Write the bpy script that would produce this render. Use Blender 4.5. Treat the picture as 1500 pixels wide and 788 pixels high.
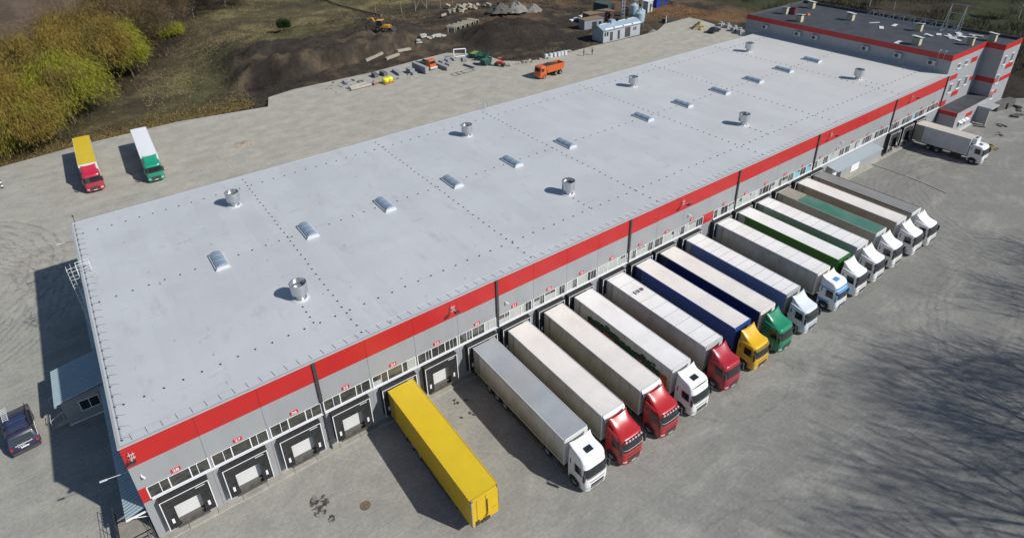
import bpy, bmesh, math, random
import numpy as np
from mathutils import Vector, Matrix, Euler
for o in list(bpy.data.objects): bpy.data.objects.remove(o)
S = bpy.context.scene
COL = S.collection
R = math.radians
random.seed(7); rng = np.random.default_rng(11)

# ------------------------------------------------------------------ camera, sky, sun, exposure
FOC = 921.916; CY = 275.197
Fv = Vector((0.51111389, 0.7175299, -0.47319492)); Rv = Vector((0.80754879, -0.58940911, -0.02149063)); Uv = Vector((0.29432557, 0.37114383, 0.88069559))
cd = bpy.data.cameras.new('camera'); cam = bpy.data.objects.new('camera', cd); COL.objects.link(cam)
cam.matrix_world = Matrix(((Rv.x, Uv.x, -Fv.x, -8.688), (Rv.y, Uv.y, -Fv.y, -40.483), (Rv.z, Uv.z, -Fv.z, 45.893), (0, 0, 0, 1)))
cd.sensor_width = 36; cd.lens = FOC / 1500 * 36; cd.shift_y = -(394 - CY) / 1500
cd.clip_start = 0.5; cd.clip_end = 6000
S.camera = cam
W = bpy.data.worlds.new('World'); S.world = W; W.use_nodes = True
SUN = Vector((6.2, -11.0, 10.1)).normalized()
nt = W.node_tree; bg = nt.nodes['Background']; sk = nt.nodes.new('ShaderNodeTexSky'); sk.sky_type = 'NISHITA'; sk.sun_disc = False
sk.sun_elevation = math.asin(SUN.z); sk.sun_rotation = math.atan2(SUN.x, SUN.y); sk.air_density = 1.0; sk.dust_density = .4; sk.ozone_density = 2.6
nt.links.new(sk.outputs[0], bg.inputs[0]); bg.inputs[1].default_value = 0.085
sd = bpy.data.lights.new('sun', 'SUN'); sd.energy = 4.7; sd.angle = R(0.8); sd.color = (1, .968, .91)
so = bpy.data.objects.new('sun', sd); COL.objects.link(so); so.rotation_euler = (-SUN).to_track_quat('-Z', 'Y').to_euler()
S.view_settings.view_transform = 'Standard'; S.view_settings.look = 'None'; S.view_settings.exposure = 0.02; S.view_settings.gamma = 1

# ------------------------------------------------------------------ materials
MATS = {}
def M(name, c, rough=.6, metal=0., var=.12, scale=1.5, dirt=None, dirt_amt=0., bump=0., spec=.5, coat=0., streak=None, island=0., low=None):
    """procedural paint/plastic/metal: base colour with noise wear, optional dirt colour blotches"""
    if name in MATS: return MATS[name]
    m = bpy.data.materials.new(name); m.use_nodes = True; t = m.node_tree; N = t.nodes; L = t.links
    b = N['Principled BSDF']; b.inputs['Roughness'].default_value = rough; b.inputs['Metallic'].default_value = metal
    b.inputs['Specular IOR Level'].default_value = spec; b.inputs['Coat Weight'].default_value = coat
    tc = N.new('ShaderNodeTexCoord'); no = N.new('ShaderNodeTexNoise'); no.inputs['Scale'].default_value = scale; no.inputs['Detail'].default_value = 6; no.inputs['Roughness'].default_value = .65
    L.new(tc.outputs['Object'], no.inputs['Vector'])
    mr = N.new('ShaderNodeMapRange'); mr.inputs[1].default_value = .3; mr.inputs[2].default_value = .7; mr.inputs[3].default_value = 1 - var; mr.inputs[4].default_value = 1 + var
    L.new(no.outputs['Fac'], mr.inputs[0])
    mx = N.new('ShaderNodeMix'); mx.data_type = 'RGBA'; mx.blend_type = 'MULTIPLY'; mx.inputs[0].default_value = 1; mx.inputs[6].default_value = (*c, 1)
    L.new(mr.outputs[0], mx.inputs[7]); out = mx.outputs[2]
    if island:
        g = N.new('ShaderNodeNewGeometry'); r2 = N.new('ShaderNodeMapRange'); r2.inputs[3].default_value = 1 - island; r2.inputs[4].default_value = 1 + island
        L.new(g.outputs['Random Per Island'], r2.inputs[0]); m3 = N.new('ShaderNodeMix'); m3.data_type = 'RGBA'; m3.blend_type = 'MULTIPLY'; m3.inputs[0].default_value = 1
        L.new(out, m3.inputs[6]); L.new(r2.outputs[0], m3.inputs[7]); out = m3.outputs[2]
    if dirt:
        n2 = N.new('ShaderNodeTexNoise'); n2.inputs['Scale'].default_value = 1.0; n2.inputs['Detail'].default_value = 8; n2.inputs['Roughness'].default_value = .7
        mp = N.new('ShaderNodeMapping'); mp.inputs['Scale'].default_value = streak or (.5, .5, .5); L.new(tc.outputs['Object'], mp.inputs[0]); L.new(mp.outputs[0], n2.inputs['Vector'])
        r3 = N.new('ShaderNodeMapRange'); r3.inputs[1].default_value = .42; r3.inputs[2].default_value = .72; r3.inputs[3].default_value = 0; r3.inputs[4].default_value = dirt_amt
        L.new(n2.outputs['Fac'], r3.inputs[0]); m4 = N.new('ShaderNodeMix'); m4.data_type = 'RGBA'; m4.inputs[7].default_value = (*dirt, 1)
        L.new(r3.outputs[0], m4.inputs[0]); L.new(out, m4.inputs[6]); out = m4.outputs[2]
    if low:
        sp = N.new('ShaderNodeSeparateXYZ'); L.new(tc.outputs['Object'], sp.inputs[0]); ad = N.new('ShaderNodeMath'); ad.operation = 'MULTIPLY_ADD'; ad.inputs[1].default_value = -1.6
        n5 = N.new('ShaderNodeTexNoise'); n5.inputs['Scale'].default_value = 1.0; n5.inputs['Detail'].default_value = 7; mp5 = N.new('ShaderNodeMapping'); mp5.inputs['Scale'].default_value = (1, 1.6, .25); L.new(tc.outputs['Object'], mp5.inputs[0]); L.new(mp5.outputs[0], n5.inputs['Vector'])
        L.new(n5.outputs['Fac'], ad.inputs[0]); L.new(sp.outputs[2], ad.inputs[2]); r5 = N.new('ShaderNodeMapRange'); r5.inputs[1].default_value = 2.3; r5.inputs[2].default_value = .4; r5.inputs[3].default_value = 0; r5.inputs[4].default_value = low[1]
        L.new(ad.outputs[0], r5.inputs[0]); m5 = N.new('ShaderNodeMix'); m5.data_type = 'RGBA'; m5.inputs[7].default_value = (*low[0], 1); L.new(r5.outputs[0], m5.inputs[0]); L.new(out, m5.inputs[6]); out = m5.outputs[2]
    L.new(out, b.inputs['Base Color'])
    if bump:
        bp = N.new('ShaderNodeBump'); bp.inputs['Strength'].default_value = .6; bp.inputs['Distance'].default_value = bump; L.new(no.outputs['Fac'], bp.inputs['Height']); L.new(bp.outputs[0], b.inputs['Normal'])
    MATS[name] = m; return m

DIRT = (.16, .13, .08)
GREYW = M('wall_grey', (.30, .31, .325), .45, 0, .04, .4, (.22, .21, .19), .25, streak=(.8, .8, .12))
REDW = M('wall_red', (.45, .019, .019), .42, 0, .05, .5, (.30, .03, .02), .25, streak=(.8, .8, .15))
WHITEP = M('white_pvc', (.72, .73, .74), .45, 0, .05)
BLACKR = M('black_rubber', (.018, .018, .02), .75, 0, .25, 3)
DARKM = M('dark_metal', (.05, .052, .058), .5, .2, .15)
WGLASS = M('window_glass', (.03, .034, .036), .12, 0, .3, .8, (.15, .13, .09), .75, streak=(.9, .9, 2.2), spec=.7)
GLASS = M('dark_glass', (.02, .025, .03), .06, 0, .2, .6, spec=.8)
PIPE = M('drainpipe', (.055, .052, .055), .5, .1, .1)
GALV = M('galvanised', (.50, .52, .54), .32, .75, .12, 2)
ALUW = M('pale_metal', (.55, .56, .57), .5, .1, .08)
CONC = M('concrete', (.36, .34, .30), .85, 0, .2, 1.2, (.2, .18, .14), .5, bump=.02)
TYRE = M('tyre', (.022, .022, .022), .85, 0, .2, 4)
RIM = M('rim', (.35, .35, .36), .45, .5, .15, 4)
CHASS = M('chassis', (.035, .033, .032), .7, .1, .3, 3, DIRT, .35)
WHITEC = M('white_paint', (.70, .71, .71), .3, 0, .05, 1, DIRT, .15, coat=.4)

# ------------------------------------------------------------------ mesh helpers
class MB:
    def __init__(s): s.v = []; s.f = []; s.m = []
    def add(s, vs, fs, mi=0):
        n = len(s.v); s.v += [tuple(v) for v in vs]; s.f += [tuple(n + i for i in f) for f in fs]; s.m += [mi] * len(fs); return s
    def box(s, x0, x1, y0, y1, z0, z1, mi=0, rot=None, piv=None):
        vs = [Vector((x, y, z)) for z in (z0, z1) for x, y in ((x0, y0), (x1, y0), (x1, y1), (x0, y1))]
        if rot:
            p = Vector(piv) if piv else Vector(((x0 + x1) / 2, (y0 + y1) / 2, (z0 + z1) / 2)); e = Euler(rot).to_matrix(); vs = [p + e @ (v - p) for v in vs]
        return s.add(vs, [(3, 2, 1, 0), (4, 5, 6, 7), (0, 1, 5, 4), (1, 2, 6, 5), (2, 3, 7, 6), (3, 0, 4, 7)], mi)
    def tube(s, a, b, r, r2=None, n=8, mi=0, cap=True):
        a = Vector(a); b = Vector(b); r2 = r if r2 is None else r2; d = (b - a)
        if d.length < 1e-6: return s
        q = d.to_track_quat('Z', 'Y'); vs = []
        for p, rr in ((a, r), (b, r2)):
            for i in range(n): t = 2 * math.pi * i / n; vs.append(p + q @ Vector((rr * math.cos(t), rr * math.sin(t), 0)))
        fs = [(i, (i + 1) % n, n + (i + 1) % n, n + i) for i in range(n)]
        if cap: fs += [tuple(range(n - 1, -1, -1)), tuple(range(n, 2 * n))]
        return s.add(vs, fs, mi)
    def path(s, pts, r, n=6, mi=0):
        for a, b in zip(pts[:-1], pts[1:]): s.tube(a, b, r, n=n, mi=mi)
        return s
    def lathe(s, prof, axis='Z', c=(0, 0, 0), n=20, mi=0):
        vs = []; c = Vector(c)
        for r, h in prof:
            for i in range(n):
                t = 2 * math.pi * i / n; a, b = r * math.cos(t), r * math.sin(t)
                vs.append(c + Vector((a, b, h) if axis == 'Z' else (h, a, b) if axis == 'X' else (b, h, a)))
        fs = []
        for k in range(len(prof) - 1):
            for i in range(n): j = (i + 1) % n; fs.append((k * n + i, k * n + j, (k + 1) * n + j, (k + 1) * n + i))
        return s.add(vs, fs, mi)
    def prism(s, poly, x0, x1, mi=0, ax='X'):
        """poly in (y,z) extruded along x (or in (x,z) along y, or (x,y) along z)"""
        n = len(poly)
        mk = (lambda h, p: (h, p[0], p[1])) if ax == 'X' else (lambda h, p: (p[0], h, p[1])) if ax == 'Y' else (lambda h, p: (p[0], p[1], h))
        vs = [mk(x0, p) for p in poly] + [mk(x1, p) for p in poly]
        fs = [tuple(range(n - 1, -1, -1)), tuple(range(n, 2 * n))] + [(i, (i + 1) % n, n + (i + 1) % n, n + i) for i in range(n)]
        return s.add(vs, fs, mi)
    def grid(s, P, mi=0, closed=False):
        """P: rows of equal length lists of points"""
        n = len(P[0]); vs = [p for r in P for p in r]; fs = []
        for k in range(len(P) - 1):
            for i in range(n if closed else n - 1): j = (i + 1) % n; fs.append((k * n + i, k * n + j, (k + 1) * n + j, (k + 1) * n + i))
        return s.add(vs, fs, mi)
    def mesh(s, name, mats, smooth=False, angle=35):
        me = bpy.data.meshes.new(name); me.from_pydata(s.v, [], s.f)
        for m in (mats if isinstance(mats, (list, tuple)) else [mats]): me.materials.append(m)
        if any(s.m): me.polygons.foreach_set('material_index', s.m)
        bm = bmesh.new(); bm.from_mesh(me); bmesh.ops.recalc_face_normals(bm, faces=bm.faces); bm.to_mesh(me); bm.free()
        if smooth:
            me.polygons.foreach_set('use_smooth', [True] * len(me.polygons)); me.set_sharp_from_angle(angle=R(angle))
        me.update(); return me
    def build(s, name, mats, parent=None, smooth=False, bevel=0, angle=35, loc=None):
        o = bpy.data.objects.new(name, s.mesh(name, mats, smooth, angle)); COL.objects.link(o)
        if parent: o.parent = parent
        if loc: o.location = loc
        if bevel:
            b = o.modifiers.new('bevel', 'BEVEL'); b.width = bevel; b.segments = 2; b.limit_method = 'ANGLE'; b.angle_limit = R(50)
        return o
def tag(o, label=None, cat=None, group=None, kind=None):
    if label: o['label'] = label
    if cat: o['category'] = cat
    if group: o['group'] = group
    if kind: o['kind'] = kind
    return o
def thing(name, label, cat, loc=(0, 0, 0), rz=0, group=None):
    o = bpy.data.objects.new(name, None); COL.objects.link(o); o.location = loc; o.rotation_euler = (0, 0, rz); o.empty_display_size = .3
    return tag(o, label, cat, group)
def inst(name, me, parent, loc=(0, 0, 0), rz=0):
    o = bpy.data.objects.new(name, me); COL.objects.link(o); o.parent = parent; o.location = loc; o.rotation_euler = (0, 0, rz); return o
def copy_tree(o, parent=None):
    c = o.copy(); COL.objects.link(c)
    if parent: c.parent = parent
    for ch in [x for x in COL.objects if x.parent == o]: copy_tree(ch, c)
    return c
def text_mesh(txt, size, sx=1.0, name='lettering'):
    cu = bpy.data.curves.new(name, 'FONT'); cu.body = txt; cu.size = size; cu.align_x = 'CENTER'; cu.align_y = 'CENTER'; cu.extrude = .006; cu.offset = size * .012
    o = bpy.data.objects.new(name, cu); COL.objects.link(o)
    bpy.context.view_layer.update()
    me = bpy.data.meshes.new_from_object(o.evaluated_get(bpy.context.evaluated_depsgraph_get())); bpy.data.objects.remove(o)
    for v in me.vertices: v.co.x *= sx
    return me
def fbm(x, y, sc, seed=0, octv=4):
    r = np.random.default_rng(seed); out = np.zeros_like(x, float); amp = 1; tot = 0
    for k in range(octv):
        G = r.random((97, 97)); u = x / sc * 2 ** k + 13.7 * k; v = y / sc * 2 ** k + 7.1 * k
        i = np.floor(u).astype(int); j = np.floor(v).astype(int); a = u - i; b = v - j; a = a * a * (3 - 2 * a); b = b * b * (3 - 2 * b)
        g = lambda p, q: G[p % 97, q % 97]
        out += amp * (g(i, j) * (1 - a) * (1 - b) + g(i + 1, j) * a * (1 - b) + g(i, j + 1) * (1 - a) * b + g(i + 1, j + 1) * a * b); tot += amp; amp *= .55
    return out / tot
def sstep(a, b, x): t = np.clip((x - a) / (b - a), 0, 1); return t * t * (3 - 2 * t)

# ------------------------------------------------------------------ ground, yard
YARD = [(-90, 84), (-40, 87.5), (-23.3, 89.5), (-10.5, 91.6), (5.4, 92.4), (22.1, 89.3), (24.0, 95.0), (30, 96.6), (48, 96.5), (60, 98), (71, 99), (77.5, 92), (78, 84), (82.8, 79.4), (94, 79), (104, 79.4),
        (107, 79), (122, 78.6), (128, 79), (135.5, 83), (147, 83.5), (147, 79), (145.5, 72), (146, 62), (146, 45), (138, 43), (138, 3), (139.6, -1.2), (146, -6), (190, -60), (260, -220), (-90, -220)]
def inpoly(x, y, poly):
    ins = np.zeros(x.shape, bool); n = len(poly)
    for i in range(n):
        (x0, y0), (x1, y1) = poly[i], poly[(i + 1) % n]
        if y0 == y1: continue
        c = ((y0 > y) != (y1 > y)) & (x < (x1 - x0) * (y - y0) / (y1 - y0) + x0); ins ^= c
    return ins
def edist(x, y, poly):
    d = np.full(x.shape, 1e9); n = len(poly)
    for i in range(n):
        ax, ay = poly[i]; bx, by = poly[(i + 1) % n]; ex, ey = bx - ax, by - ay
        t = np.clip(((x - ax) * ex + (y - ay) * ey) / (ex * ex + ey * ey), 0, 1); d = np.minimum(d, np.hypot(x - ax - t * ex, y - ay - t * ey))
    return d
def bumpg(x, y, cx, cy, rx, ry, a=0):
    c, s_ = math.cos(a), math.sin(a); dx, dy = x - cx, y - cy; u = (dx * c + dy * s_) / rx; v = (-dx * s_ + dy * c) / ry
    return np.sqrt(u * u + v * v)
def height(x, y):
    x = np.asarray(x, float); y = np.asarray(y, float)
    out = ~inpoly(x, y, YARD); d = edist(x, y, YARD) * np.where(out, 1, -1)
    nz = fbm(x, y, 14, 3) - .5; nf = fbm(x, y, 4, 5, 5) - .5
    left = 1 - sstep(18, 34, x)
    z = -.15 - 1.35 * left * sstep(0, 1.5, d) + (nz * 1.2 + nf * .5) * sstep(0, 8, d)
    # cut soil bank: a plateau with a steep face towards the yard
    wob = (fbm(x, y, 9, 21) - .5) * 7
    fx = sstep(17, 27, x + wob * .5) * (1 - sstep(60, 84, x)); fy = sstep(104.5, 109, y + wob - (x - 40) * .02) * (1 - sstep(126, 160, y))
    z = z + 4.4 * fx * fy * (1 + (fbm(x, y, 5, 8, 5) - .5) * .9) + fx * fy * (fbm(x, y, 2.6, 9, 3) - .5) * 1.5
    r = bumpg(x, y, 94, 104, 15, 13); z = z + 3.4 * (1 - sstep(.35, 1.0, r + (fbm(x, y, 6, 31) - .5) * .35)) * (1 + (fbm(x, y, 3, 32, 4) - .5) * .4)   # dark earth heap
    r = bumpg(x, y, 112, 128, 14, 5, .2); z = z + 2.2 * (1 - sstep(.2, 1.0, r))
    z = z + 1.0 * sstep(140, 170, x) * (fbm(x, y, 9, 77) - .4) * 2.5
    z = np.where(out & (d > .25), z, -.45 - 1.0 * left * (d > -4))
    return z
gx = np.concatenate([[-2500, -900, -400, -200, -110], np.arange(-60, 230, 1.0), [240, 255, 275, 300, 350, 450, 700, 1500, 3000]])
gy = np.concatenate([[-2500, -900, -400, -250, -120, -60, -30], np.arange(-12, 60, 4.0), np.arange(60, 232, 1.0), np.arange(234, 300, 4.0), [320, 360, 450, 700, 1500, 3000]])
X, Y = np.meshgrid(gx, gy); Zg = height(X, Y)
n1 = fbm(X, Y, 11, 41, 5); n2 = fbm(X, Y, 3.5, 42, 5); n3 = fbm(X, Y, 28, 43, 4)
def lerp(a, b, t): return a * (1 - t)[..., None] + np.array(b) * t[..., None]
C = np.zeros(X.shape + (3,)) + np.array((.075, .062, .034))
C = lerp(C, (.17, .14, .068), sstep(.48, .66, n1 * .6 + n2 * .4)); C = lerp(C, (.07, .08, .028), .35 * sstep(.5, .64, n3))
C = lerp(C, (.05, .04, .027), sstep(.52, .66, fbm(X, Y, 8, 45)) * .8)
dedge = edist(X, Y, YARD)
C = lerp(C, (.036, .031, .026), (1 - sstep(2.6, 4.2, dedge + (n2 - .5) * 2)) * sstep(-14, -8, X) * (X < 26))  # shadow below the raised yard edge, painted into the ground colour
C = lerp(C, (.20, .145, .06), sstep(2.4, 3.6, dedge + (n2 - .5) * 2) * (1 - sstep(5.5, 9, dedge + (n2 - .5) * 6)) * (X < 21) * sstep(.38, .5, n2) * sstep(-24, -10, X))
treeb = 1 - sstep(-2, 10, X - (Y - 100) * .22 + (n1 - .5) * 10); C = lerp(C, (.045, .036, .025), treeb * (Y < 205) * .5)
soil = np.clip(sstep(14, 24, X + (n1 - .5) * 14) * (1 - sstep(120, 132, Y + (n1 - .5) * 10 + (X - 50) * -.0) * (X < 62)), 0, 1) * (1 - sstep(148, 160, Y))
C = lerp(C, (.042, .034, .027), soil); C = lerp(C, (.085, .065, .043), soil * sstep(.52, .66, n2) * .8); C = lerp(C, (.018, .015, .013), soil * (1 - sstep(.5, 1.1, bumpg(X, Y, 27, 107, 9, 3.5, .2) + (n2 - .5))) * .9)
C = lerp(C, (.105, .068, .04), soil * sstep(76, 90, X) * sstep(.45, .6, n1) * sstep(100, 125, Y + X * .15))
heap = 1 - sstep(.9, 1.15, bumpg(X, Y, 94, 104, 15, 13)); C = lerp(C, (.03, .024, .02), heap * .9)
C = lerp(C, (.15, .085, .042), sstep(136, 146, X) * sstep(40, 60, Y) * (1 - sstep(95, 110, Y)) * sstep(.4, .6, n1))
far_r = sstep(150, 175, X + (n1 - .5) * 20 - (Y - 50) * .2); C = lerp(C, (.04, .034, .024), far_r * (Y < 130) * .85); C = lerp(C, (.035, .05, .018), far_r * (Y < 120) * sstep(.5, .6, n3) * .6)
C = lerp(C, (.03, .024, .02), sstep(0, 3, X - 139) * (1 - sstep(2, 14, Y)) * .8)
fld = sstep(196, 200, Y + X * .3) * (1 - sstep(16, 22, X + (Y - 240) * .25)); C = lerp(C, (.115, .082, .058), fld); C = C * (1 - .22 * fld[..., None] * (np.sin((Y + .25 * X) * 1.6) > .2)[..., None])
C = C * (.95 + .6 * n2)[..., None]
h, w = X.shape
me = bpy.data.meshes.new('ground'); idx = np.arange(h * w).reshape(h, w)
fs = np.stack([idx[:-1, :-1], idx[:-1, 1:], idx[1:, 1:], idx[1:, :-1]], -1).reshape(-1, 4)
me.from_pydata(np.stack([X, Y, Zg], -1).reshape(-1, 3).tolist(), [], fs.tolist())
at = me.color_attributes.new('soil_and_shade_colour', 'FLOAT_COLOR', 'POINT'); at.data.foreach_set('color', np.concatenate([C.reshape(-1, 3), np.ones((h * w, 1))], 1).astype('f4').ravel())
me.polygons.foreach_set('use_smooth', [True] * len(me.polygons))
def ground_mat():
    m = bpy.data.materials.new('rough_ground'); m.use_nodes = True; N = m.node_tree.nodes; L = m.node_tree.links; b = N['Principled BSDF']; b.inputs['Roughness'].default_value = .95; b.inputs['Specular IOR Level'].default_value = .15
    a = N.new('ShaderNodeVertexColor'); a.layer_name = 'soil_and_shade_colour'; tc = N.new('ShaderNodeTexCoord')
    o = a.outputs[0]
    for sc, lo, hi, det in ((.9, .62, 1.45, 8), (4.5, .75, 1.3, 4)):
        n = N.new('ShaderNodeTexNoise'); n.inputs['Scale'].default_value = sc; n.inputs['Detail'].default_value = det; n.inputs['Roughness'].default_value = .75; L.new(tc.outputs['Object'], n.inputs['Vector'])
        r = N.new('ShaderNodeMapRange'); r.inputs[1].default_value = .3; r.inputs[2].default_value = .7; r.inputs[3].default_value = lo; r.inputs[4].default_value = hi; L.new(n.outputs['Fac'], r.inputs[0])
        x = N.new('ShaderNodeMix'); x.data_type = 'RGBA'; x.blend_type = 'MULTIPLY'; x.inputs[0].default_value = 1; L.new(o, x.inputs[6]); L.new(r.outputs[0], x.inputs[7]); o = x.outputs[2]
    L.new(o, b.inputs['Base Color']); bp = N.new('ShaderNodeBump'); bp.inputs['Strength'].default_value = .9; bp.inputs['Distance'].default_value = .35; L.new(n.outputs['Fac'], bp.inputs['Height']); L.new(bp.outputs[0], b.inputs['Normal'])
    return m
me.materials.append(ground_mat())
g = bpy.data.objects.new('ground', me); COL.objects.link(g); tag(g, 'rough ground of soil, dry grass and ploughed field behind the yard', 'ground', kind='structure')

def yard_mat():
    m = bpy.data.materials.new('yard_paving'); m.use_nodes = True; N = m.node_tree.nodes; L = m.node_tree.links; b = N['Principled BSDF']; b.inputs['Roughness'].default_value = .85; b.inputs['Specular IOR Level'].default_value = .3
    tc = N.new('ShaderNodeTexCoord'); P = tc.outputs['Object']
    def noise(sc, det=6, rough=.6, st=None, dist=0):
        n = N.new('ShaderNodeTexNoise'); n.inputs['Scale'].default_value = sc; n.inputs['Detail'].default_value = det; n.inputs['Roughness'].default_value = rough; n.inputs['Distortion'].default_value = dist
        if st:
            mp = N.new('ShaderNodeMapping'); mp.inputs['Scale'].default_value = st[:3]; mp.inputs['Rotation'].default_value = (0, 0, st[3]); L.new(P, mp.inputs[0]); L.new(mp.outputs[0], n.inputs['Vector'])
        else: L.new(P, n.inputs['Vector'])
        return n.outputs['Fac']
    def rng_(v, a, b_, c, d):
        r = N.new('ShaderNodeMapRange'); r.inputs[1].default_value = a; r.inputs[2].default_value = b_; r.inputs[3].default_value = c; r.inputs[4].default_value = d; L.new(v, r.inputs[0]); return r.outputs[0]
    def math_(op, a, b_=None):
        x = N.new('ShaderNodeMath'); x.operation = op
        for i, v in enumerate((a, b_)):
            if v is None: continue
            if isinstance(v, (int, float)): x.inputs[i].default_value = v
            else: L.new(v, x.inputs[i])
        return x.outputs[0]
    def mix(f, a, b_, bt='MIX'):
        x = N.new('ShaderNodeMix'); x.data_type = 'RGBA'; x.blend_type = bt
        for k, v in ((0, f), (6, a), (7, b_)):
            if isinstance(v, tuple): x.inputs[k].default_value = (*v, 1)
            elif isinstance(v, (int, float)): x.inputs[k].default_value = v
            else: L.new(v, x.inputs[k])
        return x.outputs[2]
    sep = N.new('ShaderNodeSeparateXYZ'); L.new(P, sep.inputs[0]); px, py = sep.outputs[0], sep.outputs[1]
    big = noise(.05, 5); mid = noise(.35, 8, .7); fine = noise(3.0, 6, .7)
    front = (.335, .326, .288); frontd = (.275, .269, .24)
    c = mix(rng_(mid, .38, .64, 0, 1), frontd, front)
    # darker paving towards the road side
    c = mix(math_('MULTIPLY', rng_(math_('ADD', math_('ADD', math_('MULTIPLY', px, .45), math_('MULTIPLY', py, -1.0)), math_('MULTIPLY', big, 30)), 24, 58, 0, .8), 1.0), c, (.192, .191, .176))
    # dusty pale concrete behind the building, with sand spilt over it
    dust = math_('MULTIPLY', rng_(math_('ADD', py, math_('MULTIPLY', mid, 20)), 40, 62, 0, 1), rng_(math_('ADD', px, math_('MULTIPLY', big, 50)), -8, 40, .45, 1))
    c = mix(dust, c, mix(rng_(mid, .35, .62, 0, 1), (.33, .312, .268), (.42, .395, .335)))
    c = mix(math_('MULTIPLY', dust, rng_(noise(.12, 9, .72, (1, 2.2, 1, .1)), .5, .68, 0, .5)), c, (.36, .31, .225))
    c = mix(rng_(noise(.17, 9, .7, (.8, 1.3, 1, -.5), .8), .50, .70, 0, .55), c, (.40, .385, .34))
    # tyre marks: arcs of turning lorries, broken up by noise
    tyres = None; brk = noise(.6, 5, .7)
    for cx, cy_, r0, r1, f in ((60, -10, 20, 22.5, 1.3), (92, -24, 17, 24, 1.1), (104, -30, 26, 31, 1.1), (20, -38, 14, 15.5, 1.4), (-34, 44, 13, 20, 1.2), (-36, 52, 15, 22, .8), (70, -44, 22, 26, 1.2), (35, -12, 9, 10.5, 1.6)):
        d = math_('SQRT', math_('ADD', math_('POWER', math_('SUBTRACT', px, cx), 2), math_('POWER', math_('SUBTRACT', py, cy_), 2)))
        d = math_('ADD', d, math_('MULTIPLY', mid, 2.2))
        band = math_('MULTIPLY', rng_(d, r0, r0 + .8, 0, 1), rng_(d, r1 - .8, r1, 1, 0))
        lines = rng_(math_('SINE', math_('MULTIPLY', d, 6.2 * f)), .2, .9, 0, 1); t = math_('MULTIPLY', band, lines); tyres = t if tyres is None else math_('MAXIMUM', tyres, t)
    c = mix(math_('MULTIPLY', tyres, rng_(brk, .38, .60, 0, .55)), c, (.135, .133, .125))
    # straight tyre streaks along the building's back
    c = mix(math_('MULTIPLY', rng_(noise(.5, 6, .7, (.06, 1.1, 1, .09), 1.5), .56, .72, 0, .35), rng_(py, 44, 55, 0, 1)), c, (.19, .175, .15))
    # oil drips and small stains
    c = mix(rng_(noise(.9, 4, .6), .67, .74, 0, .35), c, (.12, .115, .105))
    v = N.new('ShaderNodeTexVoronoi'); v.inputs['Scale'].default_value = .55; L.new(P, v.inputs['Vector']); c = mix(rng_(v.outputs['Distance'], .02, .07, .5, 0), c, (.09, .085, .075))
    # pavers
    br = N.new('ShaderNodeTexBrick'); br.inputs['Scale'].default_value = 1.0; br.inputs['Brick Width'].default_value = .62; br.inputs['Row Height'].default_value = .31; br.inputs['Mortar Size'].default_value = .018; br.inputs['Color1'].default_value = (1.05, 1.05, 1.05, 1); br.inputs['Color2'].default_value = (.92, .92, .92, 1); br.inputs['Mortar'].default_value = (.72, .72, .72, 1)
    mp = N.new('ShaderNodeMapping'); mp.inputs['Rotation'].default_value = (0, 0, .02); L.new(P, mp.inputs[0]); L.new(mp.outputs[0], br.inputs['Vector'])
    c = mix(.4, c, br.outputs[0], 'MULTIPLY')
    b2 = N.new('ShaderNodeTexBrick'); b2.inputs['Scale'].default_value = .16; b2.inputs['Mortar Size'].default_value = .004; b2.inputs['Color1'].default_value = (1.06, 1.06, 1.05, 1); b2.inputs['Color2'].default_value = (.94, .94, .95, 1); b2.inputs['Mortar'].default_value = (.9, .9, .9, 1); L.new(P, b2.inputs['Vector'])
    c = mix(.75, c, b2.outputs[0], 'MULTIPLY')
    c = mix(1.0, c, rng_(fine, .3, .7, .86, 1.14), 'MULTIPLY')
    L.new(c, b.inputs['Base Color']); bp = N.new('ShaderNodeBump'); bp.inputs['Strength'].default_value = .35; bp.inputs['Distance'].default_value = .02; L.new(fine, bp.inputs['Height']); L.new(bp.outputs[0], b.inputs['Normal'])
    return m
mb = MB(); n = len(YARD); mb.prism(YARD, -1.6, 0, ax='Z')
yo = mb.build('yard', yard_mat()); tag(yo, 'grey paved lorry yard around the warehouse', 'yard', kind='structure')

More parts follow.
